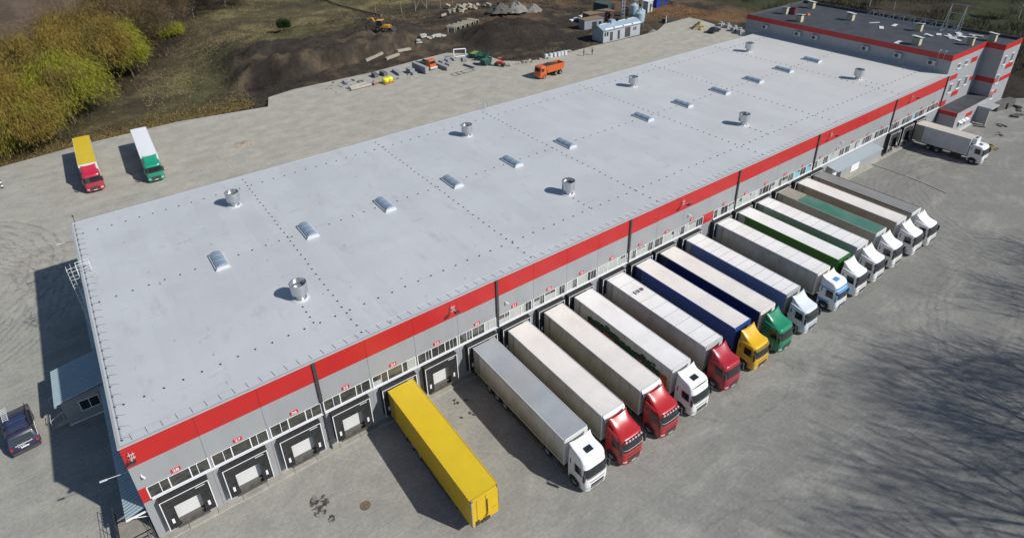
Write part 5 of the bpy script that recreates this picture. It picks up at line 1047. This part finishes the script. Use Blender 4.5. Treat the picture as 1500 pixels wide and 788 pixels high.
# concrete beams and slabs along the dirt track
for i, (a, b, lb) in enumerate((((51.2, 105.0), (56.2, 105.6), 'long weathered concrete beam at the left end of the beam row'), ((56.0, 103.6), (60.4, 105.2), 'split concrete beam lying just right of the leftmost beam'), ((60.6, 106.4), (65.2, 108.0), 'concrete beam lying next to the white slabs'))):
    z1, z2 = hz(*a) + .25, hz(*b) + .25; m = MB(); d = Vector((b[0] - a[0], b[1] - a[1], 0)).normalized(); n_ = Vector((-d.y, d.x, 0)) * .4; A = Vector((*a, z1)); B = Vector((*b, z2)); u = Vector((0, 0, .3))
    m.add([A - n_ - u, A + n_ - u, A + n_ + u, A - n_ + u, B - n_ - u, B + n_ - u, B + n_ + u, B - n_ + u], [(0, 1, 2, 3), (4, 5, 6, 7), (0, 1, 5, 4), (1, 2, 6, 5), (2, 3, 7, 6), (3, 0, 4, 7)]); tag(m.build('concrete_beam', BLK, None, bevel=.04), lb, 'beam', 'beams along the dirt track')
for i, (x, y) in enumerate(((67.6, 108.2), (69.6, 109.2), (71.4, 108.6), (73.4, 109.8), (75.2, 110.8), (77.6, 112.0))):
    bl = []
    for k in range(rr.randint(1, 3)): bl.append((rr.uniform(-1.2, 0), rr.uniform(.4, 1.6), rr.uniform(-.8, 0), rr.uniform(.3, .9), .1 + .3 * k, .35 + .3 * k))
    boxes('broken_slab', 'broken white concrete slab in the pale heap beyond the beams', 'slab', x, y, rr.uniform(-40, 40), bl, M('slab_white', (.44, .43, .39), .85, 0, .2), 'broken slabs heap', hz(x, y) - .05)
for i, (x, y) in enumerate(((85.6, 119.4), (87.6, 120.0), (89.6, 120.8), (91.8, 121.6), (94.2, 122.4))):
    m = MB(); n = 8; P = []
    for yy in (-1.7, 1.7): P.append([(1.0 * math.cos(math.pi * k / n), yy, 1.25 * math.sin(math.pi * k / n)) for k in range(n + 1)] + [(.8 * math.cos(math.pi * k / n), yy, 1.05 * math.sin(math.pi * k / n)) for k in range(n, -1, -1)])
    m.grid(P, closed=True); m.f += [tuple(range(2 * n + 2)), tuple(range(2 * n + 2, 4 * n + 4))]; m.m += [0, 0]; o = m.build('concrete_channel', BLK, None, loc=(x, y, hz(x, y) - .05)); o.rotation_euler.z = R(25 + rr.uniform(-6, 6)); tag(o, ['upturned concrete channel at the left end of its row', 'upturned concrete channel, second of its row', 'upturned concrete channel in the middle of its row', 'upturned concrete channel, fourth of its row', 'upturned concrete channel at the right end of its row'][i], 'concrete channel', 'row of upturned channels')
for i in range(34):
    x, y = rr.gauss(101, 3.6), 0; y = 138 + (x - 98) * .1 + rr.gauss(0, 2.6); s = rr.uniform(.3, .9)
    m = MB(); m.box(-s, s, -s * .6, s * .6, -.1, s * .8, rot=(rr.uniform(-.5, .5), rr.uniform(-.5, .5), rr.uniform(0, 3))); o = m.build('rubble_block', BLK, None, bevel=.06, loc=(x, y, hz(x, y) + .05 + rr.uniform(0, .7))); tag(o, 'beige rubble block in the pile under the utility poles', 'rubble', 'rubble pile under the poles')
boxes('timber_beam', 'long pale beam beside the rubble pile', 'beam', 106.5, 139.6, 30, [(-3, 3, -.2, .2, 0, .3)], BLK, None, hz(106.5, 139.6))
def heap(name, label, cat, x, y, r_, h_, mat, seed, sy=1.0, group=None):
    g_ = np.random.default_rng(seed); n = 26; rows = []; zb_ = .2 if inpoly(np.array([float(x)]), np.array([float(y)]), YARD)[0] else hz(x, y)
    for k in range(9):
        f = 1 - k / 8; rows.append([(x + r_ * f * math.cos(2 * math.pi * i / n) * (1 + .22 * math.sin(i * 1.7 + seed) * f) + g_.normal() * .05 * r_, y + sy * r_ * f * math.sin(2 * math.pi * i / n) * (1 + .18 * math.cos(i * 2.3 + seed) * f) + g_.normal() * .05 * r_, zb_ - .25 + h_ * (1 - f ** 1.15) * (1 + g_.normal() * .07)) for i in range(n)])
    m = MB(); m.grid(rows, closed=True); return tag(m.build(name, mat, None, True, angle=60), label, cat, group)
GRV = M('gravel_grey', (.20, .19, .175), .95, 0, .3, 3, bump=.1); SAND = M('sand', (.30, .25, .14), .95, 0, .25, 2, bump=.08); GRVD = M('gravel_dark', (.10, .09, .08), .95, 0, .3, 3, bump=.1)
heap('gravel_heap', 'dark brown-grey gravel heap, leftmost of the three beyond the earth mound', 'gravel heap', 106.5, 125.5, 4.0, 2.6, GRVD, 1); heap('gravel_heap', 'grey gravel heap in the middle of the three beyond the earth mound', 'gravel heap', 112, 124.8, 4.2, 3.0, GRV, 2); heap('gravel_heap', 'grey gravel heap, rightmost of the three beyond the earth mound', 'gravel heap', 117.5, 122.6, 3.6, 2.5, GRV, 3)
heap('sand_heap', 'small olive sand heap behind the black car', 'sand heap', 138.6, 73.2, 2.3, 1.9, SAND, 4); heap('rubble_heap', 'grey rubble heap at the right end of the shed', 'rubble', 126.6, 79.6, 1.6, 1.1, GRV, 5)
heap('sand_patch', 'thin trampled sand patch on the pale paving behind the warehouse', 'sand', 12.8, 72.8, 2.6, .22, M('sand_pale', (.37, .32, .24), .95, 0, .25, 2), 12, .8)
# poles
def pole(x, y, h_, label, r_=.16, lean=0): o = MB().tube((0, 0, -.5), (lean, 0, h_), r_, r_ * .75, n=8).build('utility_pole', WOODP, None, True, loc=(x, y, hz(x, y))); return tag(o, label, 'pole', 'utility poles by the rubble')
WOODP = M('pole_wood', (.22, .18, .13), .85, 0, .2, 2)
pole(83.0, 147.1, 9, 'weathered wooden pole left of the cross-braced pair', lean=-.5); pole(102.1, 147.1, 9, 'slim wooden pole right of the rubble, nearest the top edge'); pole(96.3, 145.4, 9, 'slim wooden pole standing in the rubble pile'); pole(75.5, 150.5, 8, 'thin dark pole at the left end of the pole line', .12)
bp_ = thing('braced_pole', 'pair of wooden poles joined by an X brace at the top edge', 'pole', (90.5, 148.0, hz(90.5, 148))); 
for s in (-2.1, 2.1): MB().tube((s, 0, -.5), (s, 0, 10), .17, n=8).build('post', WOODP, bp_)
m = MB(); m.tube((-2.1, .1, .4), (2.1, .1, 7), .11, n=6); m.tube((2.1, -.1, .4), (-2.1, -.1, 7), .11, n=6); m.build('brace', WOODP, bp_)
m = MB(); pts = [(70.2 + 5.8 * k / 10, 187.8 - 40.2 * k / 10) for k in range(11)]; m.path([(a, b, hz(a, b) + .5) for a, b in pts], .28, n=8); tag(m.build('pipeline', M('pipe_rust', (.16, .13, .10), .8), None, True), 'long brown pipeline crossing the grass towards the backhoe', 'pipeline')
m = MB()
for x in (0, 1.9): m.box(x - .12, x + .12, -.12, .12, -.2, 1.8)
m.box(-.4, .4, -.2, .2, 1.8, 2.0); o = m.build('gate_posts', CONC, None, loc=(82.4, 117.2, hz(82.4, 117.2))); o.rotation_euler.z = R(-30); tag(o, 'two short grey concrete posts left of the upturned channels', 'posts')
# stacked kerbstones and white bags in front of the earth heap
for i, (x, y) in enumerate(((87.5, 78.6), (88.8, 78.4), (90.0, 78.3), (91.1, 78.1), (92.1, 78.0), (93.0, 77.8))): boxes('white_bag', 'upright pale bag in the row behind the tipper truck', 'bag', x, y, rr.uniform(-10, 10), [(-.42, .42, -.4, .4, 0, 1.1)], M('bag_pale', (.50, .53, .55), .7, 0, .12), 'row of pale bags', None, .1)
for i in range(26):
    x = rr.uniform(76, 100); y = 79.2 - (x - 77) * .05 + rr.uniform(-.6, .8) + (1.2 if x > 94 else 0); s = rr.uniform(.15, .5)
    m = MB(); m.box(-s, s, -s * .7, s * .7, 0, s * .9, rot=(rr.uniform(-.3, .3), rr.uniform(-.3, .3), rr.uniform(0, 3))); o = m.build('rubble_block', CONC if i % 3 else BLK, None, bevel=.05, loc=(x, y, 0.03)); tag(o, 'small grey concrete rubble scattered along the foot of the earth heap', 'rubble', 'rubble along the earth heap')
# grey shed with plant behind it
sd_ = thing('grey_shed', 'grey panelled shed with pitched blue-grey roof beyond the yard', 'shed', (108.0, 79.9, 0), R(-1))
SHW = M('shed_panel', (.36, .39, .42), .5, 0, .06, .6); m = MB(); m.prism([(0, -.3), (4.3, -.3), (4.3, 3.2), (2.15, 4.1), (0, 3.2)], 0, 13.6); m.build('wall', SHW, sd_)
SRF = M('shed_roof', (.34, .42, .50), .4, .2, .06, .6); m = MB(); m.prism([(-.35, 3.12), (-.35, 3.2), (2.15, 4.24), (2.15, 4.13)], -.4, 14); m.prism([(2.152, 4.13), (2.152, 4.24), (4.65, 3.2), (4.65, 3.12)], -.4, 14); rf = m.build('roof', SRF, sd_)
for k in range(4): MB().box(.4 + 3.4 * k, 3.2 + 3.4 * k, -.3, .15, 3.32, 3.5, rot=(R(22), 0, 0)).build('roof_strip', WHITEP, rf); MB().box(.4 + 3.4 * k, 3.0 + 3.4 * k, 2.0, 2.3, 4.26, 4.36).build('roof_strip', WHITEP, rf)
MB().box(4.2, 5.6, 1.6, 2.9, 3.5, 5.0).build('chimney', SRF, rf)
for x0, x1, z0, z1, nm in ((.4, .9, 1.5, 2.6, 'window'), (1.2, 1.8, 1.5, 2.6, 'window'), (2.4, 3.4, .1, 2.4, 'door'), (5.2, 6.0, .1, 2.4, 'door'), (7.9, 9.9, .1, 2.7, 'door'), (8.2, 8.6, 2.85, 3.15, 'window'), (8.9, 9.4, 2.85, 3.15, 'window'), (11.0, 11.4, 1.5, 2.4, 'window'), (11.7, 12.1, 1.5, 2.4, 'window')):
    MB().box(x0, x1, -.04, -.002, z0, z1).build(nm, GLASS if nm == 'window' else M('door_brown', (.06, .05, .05), .6), sd_)
ch = thing('flue_stack', 'tall galvanised twin flue stack rising behind the grey shed', 'chimney', (127.6, 92.5, hz(127.6, 92.5)))
for dx in (-.5, .5): MB().tube((dx, 0, 0), (dx, 0, 13), .28, n=12).build('flue', GALV, ch, True)
m = MB()
for z in range(1, 13): m.box(-.8, .8, -.36, .36, z, z + .06)
m.build('bracket', GALV, ch)
def hut(name, label, x, y, rz, w, l, h_, cw, cr, group=None):
    t = thing(name, label, 'hut', (x, y, hz(x, y)), R(rz), group); MB().box(-w / 2, w / 2, -l / 2, l / 2, -.2, h_).build('wall', cw, t); MB().box(-w / 2 - .15, w / 2 + .15, -l / 2 - .15, l / 2 + .15, h_ + .001, h_ + .14).build('roof', cr, t)
    MB().box(-w * .1, w * .15, -l / 2 - .03, -l / 2 - .002, .05, h_ * .75).build('door', DARKM, t); MB().box(w * .25, w * .4, -l / 2 - .03, -l / 2 - .002, h_ * .4, h_ * .7).build('window', GLASS, t); return t
hut('site_cabin', 'low grey cabin with rusty brown flat roof behind the shed', 116.5, 94.0, -8, 6.5, 3.0, 2.6, M('cabin_grey', (.25, .27, .30), .6), M('roof_brown', (.20, .15, .09), .8)); hut('site_cabin', 'rusty flat-roofed cabin farther back, right of the low grey one', 123.5, 98.5, -8, 9.0, 3.5, 2.6, M('cabin_maroon', (.10, .04, .04), .6), M('roof_brown', (.20, .15, .09), .8))
hut('blue_cabin', 'vivid blue site cabin at the top edge', 152.0, 100.5, 5, 6.0, 3.0, 3.0, M('cabin_blue', (.012, .035, .25), .5), M('cabin_blue_roof', (.02, .05, .28), .5))
hut('control_cabin', 'small pale cabin between the silos and the blue cabin', 144.0, 98.0, 5, 2.4, 2.4, 3.2, M('cabin_pale', (.42, .45, .46), .5), WHITEP)
hut('dark_container', 'dark green container standing behind the flue stack', 131.0, 104.0, 5, 3.0, 6.0, 3.4, M('container_green', (.03, .055, .05), .6), M('container_roof', (.05, .09, .08), .6))
def silo(x, y, r_, h_, label):
    t = thing('silo', label, 'silo', (x, y, hz(x, y)), 0, 'pale blue silos'); m = MB(); m.lathe([(.12, .8), (r_, 2.2), (r_, h_ - .7), (.15, h_)], n=18); m.build('tank', M('silo_blue', (.36, .46, .52), .45, .2, .1, .8), t, True, angle=25)
    for k in range(4): a = math.pi / 4 + k * math.pi / 2; MB().tube((r_ * .85 * math.cos(a), r_ * .85 * math.sin(a), -.3), (r_ * .85 * math.cos(a), r_ * .85 * math.sin(a), 2.4), .08).build('leg', GALV, t)
    MB().tube((r_ * .4, 0, h_ - .4), (r_ * .4, 0, h_ + 3.2), .12).build('feed_pipe', GALV, t)
silo(126.0, 84.2, 1.35, 5.2, 'pale blue silo nearest the shed end'); silo(129.4, 87.0, 1.3, 5.0, 'pale blue silo in the middle of the group'); silo(131.2, 91.5, 1.3, 5.4, 'pale blue silo farthest from the yard')
lt = thing('lattice_tower', 'slender galvanised lattice tower among the silos', 'tower', (135.5, 95.0, hz(135.5, 95)))
m = MB()
for a in (-.6, .6):
    for b in (-.6, .6): m.tube((a, b, 0), (a * .8, b * .8, 10), .06)
for z in range(0, 10):
    for a in (-.6, .6): m.tube((a, -.6, z), (a, .6, z + 1), .035); m.tube((-.6, a, z), (.6, a, z + 1), .035)
m.build('mast', GALV, lt); MB().box(-.9, .9, -.9, .9, 5.0, 5.1).build('platform', GALV, lt)
boxes('dark_tank', 'upright black tank right of the flue stack', 'tank', 134.0, 97.8, 0, [(-.9, .9, -.9, .9, 0, 2.6)], M('tank_black', (.015, .015, .018), .5), None, 0, .3)
for i, (x, y, l_) in enumerate(((118.5, 103.5, 4.0), (124.0, 106.0, 3.0))): boxes('white_sheet', ['white sheeting lying on the ground behind the low grey cabin', 'long white beam lying behind the brown-roofed cabins'][i], 'sheet', x, y, 10, [(-l_ / 2, l_ / 2, -.5, .5, .1, .5), (-.5, 1, -.9, .2, .5, .8)], WHITEP, None, hz(x, y))
boxes('trench_box', 'dark timber trough at the paving edge beyond the shed', 'trough', 139.2, 84.2, -3, [(-2.6, 2.6, -.7, -.5, 0, .8), (-2.6, 2.6, .5, .7, 0, .8), (-2.8, -2.6, -.7, .7, 0, 1.0)], M('trough', (.05, .045, .04), .9)); cyl('marker_post', 'short white post at the left end of the dark trough', 'post', (136.2, 83.2, 0), (136.2, 83.2, 2.2), .1, WHITEP)
# car
car = thing('car', 'black saloon car parked on the pale paving near the office block', 'car', (138.6, 67.9, 0), R(100)); CB = paint('car_black', (.012, .013, .018), .2, .1)
m = MB(); pr = [(-2.2, .3), (-2.25, .65), (-1.2, .9), (-.5, 1.38), (.9, 1.42), (1.6, .98), (2.15, .92), (2.2, .3)]; w2 = lambda z: .88 if z < .95 else .88 - (z - .95) * .45
m.grid([[(-w2(z), y, z) for y, z in pr], [(-w2(z) * .8, y, z + .02) for y, z in pr], [(w2(z) * .8, y, z + .02) for y, z in pr], [(w2(z), y, z) for y, z in pr]], closed=True); m.f += [tuple(range(8)), tuple(range(24, 32))]; m.m += [0, 0]; cbd = m.build('body', CB, car, True)
m = MB(); m.add([(-.7, -1.17, .94), (.7, -1.17, .94), (.6, -.55, 1.37), (-.6, -.55, 1.37)], [(0, 1, 2, 3)]); m.build('windscreen', GLASS, cbd)
for s in (-1, 1):
    m = MB(); m.add([(s * .9, -.95, .97), (s * .9, 1.4, .99), (s * .72, .85, 1.37), (s * .72, -.45, 1.34)], [(0, 1, 2, 3)]); m.build('side_window', GLASS, cbd)
    MB().box(s * .6 - .18, s * .6 + .18, -2.28, -2.2, .6, .75).build('headlight', LAMP, cbd)
    for y in (-1.35, 1.35): wheel(car, s * .8, y, .33, WHC)
# two workers
def person(label, x, y, rz, seed, jc):
    t = thing('person', label, 'person', (x, y, 0), R(rz)); q = random.Random(seed)
    J = dict(pelvis=(0, 0, .95), belly=(0, 0, 1.12), chest=(0, -.02, 1.36), neck=(0, -.02, 1.50), chin=(0, -.04, 1.58), head=(0, -.03, 1.70), lsh=(-.19, 0, 1.42), lel=(-.27, .03, 1.14), lha=(-.25, -.10, .90), rsh=(.19, 0, 1.42), rel=(.27, .05, 1.13), rha=(.26, -.06, .88), lhip=(-.1, 0, .9), lkn=(-.12, -.06, .5), lan=(-.13, .06, .09), lto=(-.14, -.1, .04), rhip=(.1, 0, .9), rkn=(.11, .02, .49), ran=(.12, .1, .09), rto=(.14, -.05, .04))
    def skin(nm, names, edges, rad, mat):
        me = bpy.data.meshes.new(nm); me.from_pydata([J[n] for n in names], [(names.index(a), names.index(b)) for a, b in edges], []); o = bpy.data.objects.new(nm, me); COL.objects.link(o); me.materials.append(mat)
        bm = bmesh.new(); bm.from_mesh(me); ly = bm.verts.layers.skin.verify()
        for v, n in zip(bm.verts, names): v[ly].radius = (rad[n], rad[n])
        bm.verts.ensure_lookup_table(); bm.verts[0][ly].use_root = True; bm.to_mesh(me); bm.free(); o.modifiers.new('skin', 'SKIN'); s_ = o.modifiers.new('sub', 'SUBSURF'); s_.levels = 1; s_.render_levels = 1; o.parent = t; return o
    names = list(J); E = [('pelvis', 'belly'), ('belly', 'chest'), ('chest', 'neck'), ('neck', 'chin'), ('chin', 'head'), ('chest', 'lsh'), ('lsh', 'lel'), ('lel', 'lha'), ('chest', 'rsh'), ('rsh', 'rel'), ('rel', 'rha'), ('pelvis', 'lhip'), ('lhip', 'lkn'), ('lkn', 'lan'), ('lan', 'lto'), ('pelvis', 'rhip'), ('rhip', 'rkn'), ('rkn', 'ran'), ('ran', 'rto')]
    rd = dict(pelvis=.13, belly=.12, chest=.13, neck=.055, chin=.08, head=.1, lsh=.07, lel=.045, lha=.04, rsh=.07, rel=.045, rha=.04, lhip=.09, lkn=.06, lan=.045, lto=.04, rhip=.09, rkn=.06, ran=.045, rto=.04)
    skin('body', names, E, rd, M('skin', (.35, .2, .14), .6)); k = 1.22
    n2_ = ['pelvis', 'belly', 'chest', 'lsh', 'lel', 'rsh', 'rel']; skin('jacket', n2_, [e for e in E if e[0] in n2_ and e[1] in n2_], {n: rd[n] * k for n in n2_}, jc)
    n3 = ['pelvis', 'lhip', 'lkn', 'lan', 'rhip', 'rkn', 'ran']; skin('trousers', n3, [e for e in E if e[0] in n3 and e[1] in n3], {n: rd[n] * k for n in n3}, M('cloth_dark', (.02, .022, .03), .9))
    m = MB(); m.lathe([(.115, 1.70), (.12, 1.76), (.08, 1.83), (.005, 1.85)], c=(0, -.02, 0), n=12); m.build('hat', jc, t, True)
person('person in dark work clothes, nearer the row of pale bags', 96.1, 74.3, 40, 1, M('cloth_brown', (.05, .04, .035), .9)); person('person in dark clothes standing nearer the grey shed', 98.2, 73.5, 200, 2, M('cloth_black', (.02, .02, .022), .9))
# loose things on the yard
def clutter(name, label, cat, x, y, n, spread, mat, seed, smax=.6, group=None, z=0):
    q = random.Random(seed); m = MB()
    for k in range(n):
        s = q.uniform(.12, smax); dx, dy = q.gauss(0, spread), q.gauss(0, spread * .6); m.box(dx - s, dx + s, dy - s * q.uniform(.15, .8), dy + s * q.uniform(.15, .8), z + .003 * k, z + .06 + .003 * k + q.uniform(0, s * .6), rot=(q.uniform(-.1, .1), q.uniform(-.1, .1), q.uniform(0, 3)))
    return tag(m.build(name, mat, None, loc=(x, y, .0), bevel=.02), label, cat, group)
SCR = M('scrap_dark', (.07, .065, .06), .8, 0, .3, 2)
clutter('scrap_pile', 'dark scrap pile in the middle of the far right paving', 'scrap', 131.8, -6.6, 9, .9, SCR, 1); clutter('scrap_pile', 'pale and dark offcuts left of the biggest scrap pile', 'scrap', 124.2, -6.6, 5, 1.0, M('offcut', (.22, .20, .18), .8), 2, .5); clutter('scrap_pile', 'thin dark scraps nearest the parked refrigerated lorry', 'scrap', 119.6, -7.8, 4, .7, SCR, 3, .4); clutter('scrap_pile', 'scrap heap at the right edge by the dark banked wall', 'scrap', 136.5, -5.4, 8, .9, SCR, 4); clutter('scrap_pile', 'pale rubble flecks farthest right on the paving', 'rubble', 134.8, -7.2, 4, .5, BLK, 5, .3)
heap('rubbish_heap', 'olive rubbish heap beside the front of the refrigerated lorry', 'heap', 112.3, -9.4, 1.3, .7, M('rubbish', (.16, .13, .06), .9, 0, .35, 3), 8)
boxes('concrete_wall_block', 'long dark concrete block lying past the entrance porch', 'block', 131.0, -3.6, -8, [(0, 6.0, 0, 1.3, 0, 1.5), (3.0, 3.3, -.25, 0, 0, 1.2)], M('block_dark', (.10, .095, .09), .85, 0, .2)); boxes('plank', 'short dark beam lying by the kerb of the annex', 'beam', 120.6, -4.6, -60, [(-.9, .9, -.12, .12, 0, .2)], SCR)
for i, (x, y, a, b) in enumerate(((146.2, 71.4, 1.6, .7), (145.6, 68.6, 1.2, .9), (144.2, 65.2, 1.5, 1.1), (142.9, 62.6, 1.3, 1.2), (143.9, 63.6, .9, .8), (141.9, 60.4, .8, .7))):
    boxes('paver_block', ['grey block at the far end of the block row behind the car', 'grey block, second from the far end behind the car', 'large grey block heap in the middle of the row', 'pale grey block heap nearest the office corner', 'small grey block leaning on the pale heap', 'smallest grey block, closest to the warehouse roof'][i], 'block', x, y, rr.uniform(0, 90), [(-a, a * .3, -.5, .5, 0, b), (-.3, a, -.7, .2, .0, b * .6), (-.4, .5, -.3, .4, b, b + .35)], PAV, 'grey blocks by the office corner')
boxes('plank_stack', 'weathered planks leaning by the left corner of the office block', 'planks', 150.5, 63.5, 30, [(-3.5, 3.5, -.3, .3, .1, .5), (-2, 4, .6, 1.0, .1, .6)], WOOD, None, hz(150.5, 63.5))
boxes('wheel_chock_bar', 'grey bar lying on the paving beside the first docked lorry', 'bar', 8.6, -10.8, -62, [(-.75, .75, -.13, .13, 0, .14), (-.6, .6, -.06, .06, .14, .18)], M('bar_grey', (.26, .26, .25), .7))
m = MB(); m.lathe([(.42, .004), (.42, .03), (.36, .035), (.34, .02), (.01, .022)], n=24); tag(m.build('manhole_cover', M('rust_iron', (.17, .13, .08), .8, .2, .3, 4), None, True, loc=(.1, -6.9, 0)), 'round rusty manhole cover in the paving near the yellow trailer', 'manhole cover')
m = MB(); q = random.Random(2)
pts = [(91.0, .2 - .6), (91.05, -3), (90.95, -6), (90.6, -9), (89.95, -12)]
for a, b in zip(pts[:-1], pts[1:]): m.box(-.0, .0, 0, 0, 0, 0) if False else m.tube((*a, .05), (*b, .05), .06, n=6)
tag(m.build('hose', M('hose_white', (.52, .52, .48), .7), None, True), 'thin white line of hose lying straight out from the empty docks', 'hose')
clutter('debris', 'small dark litter scrap in front of the blue-trailer lorries', 'litter', 37.4, -14.9, 4, .35, SCR, 7, .2); clutter('debris', 'small stones by the kerb of dock 23', 'litter', 12.0, -2.4, 5, .6, SCR, 8, .12); clutter('debris', 'small litter between the yellow trailer and the first docked lorry', 'litter', 11.2, -4.2, 5, .7, SCR, 9, .12)
m = MB(); q = random.Random(6)
def blob(cx, cy, r_, sx): return [(cx + sx * r_ * math.cos(a) * (1 + q.uniform(-.4, .4)), cy + r_ * math.sin(a) * (1 + q.uniform(-.4, .4)), .004) for a in np.linspace(0, 2 * math.pi, 16)[:-1]]
for cx, cy, r_, sx in ((-3.0, -4.7, 1.0, .55), (-2.3, -4.5, .6, .5), (-2.5, -6.3, .35, .7)): m.add(blob(cx, cy, r_, sx), [tuple(range(15))])
om = M('oil', (.06, .057, .052), .6, 0, .3, 4); N_ = om.node_tree.nodes; L_ = om.node_tree.links; tr_ = N_.new('ShaderNodeBsdfTransparent'); mxs = N_.new('ShaderNodeMixShader'); on = N_.new('ShaderNodeTexNoise'); on.inputs['Scale'].default_value = 3.2; on.inputs['Detail'].default_value = 6; oc = N_.new('ShaderNodeTexCoord'); orr = N_.new('ShaderNodeMapRange'); orr.inputs[1].default_value = .42; orr.inputs[2].default_value = .6; orr.inputs[4].default_value = .85
L_.new(oc.outputs['Object'], on.inputs['Vector']); L_.new(on.outputs['Fac'], orr.inputs[0]); L_.new(orr.outputs[0], mxs.inputs[0]); L_.new(tr_.outputs[0], mxs.inputs[1]); L_.new(N_['Principled BSDF'].outputs[0], mxs.inputs[2]); L_.new(mxs.outputs[0], N_['Material Output'].inputs[0])
tag(m.build('oil_stain', om, None), 'dark oil stain on the paving in front of dock 26', 'stain', kind='structure')
m = MB()
for k in range(5): m.tube((0, 0, .3 * k), (0, 0, .3 * k + .3), .14, n=8, mi=k % 2)
tag(m.build('marker_post', [DARKM, WHITEP], None, loc=(-23.0, 79.6, 0)), 'black-and-white striped post at the left edge of the yard', 'post')
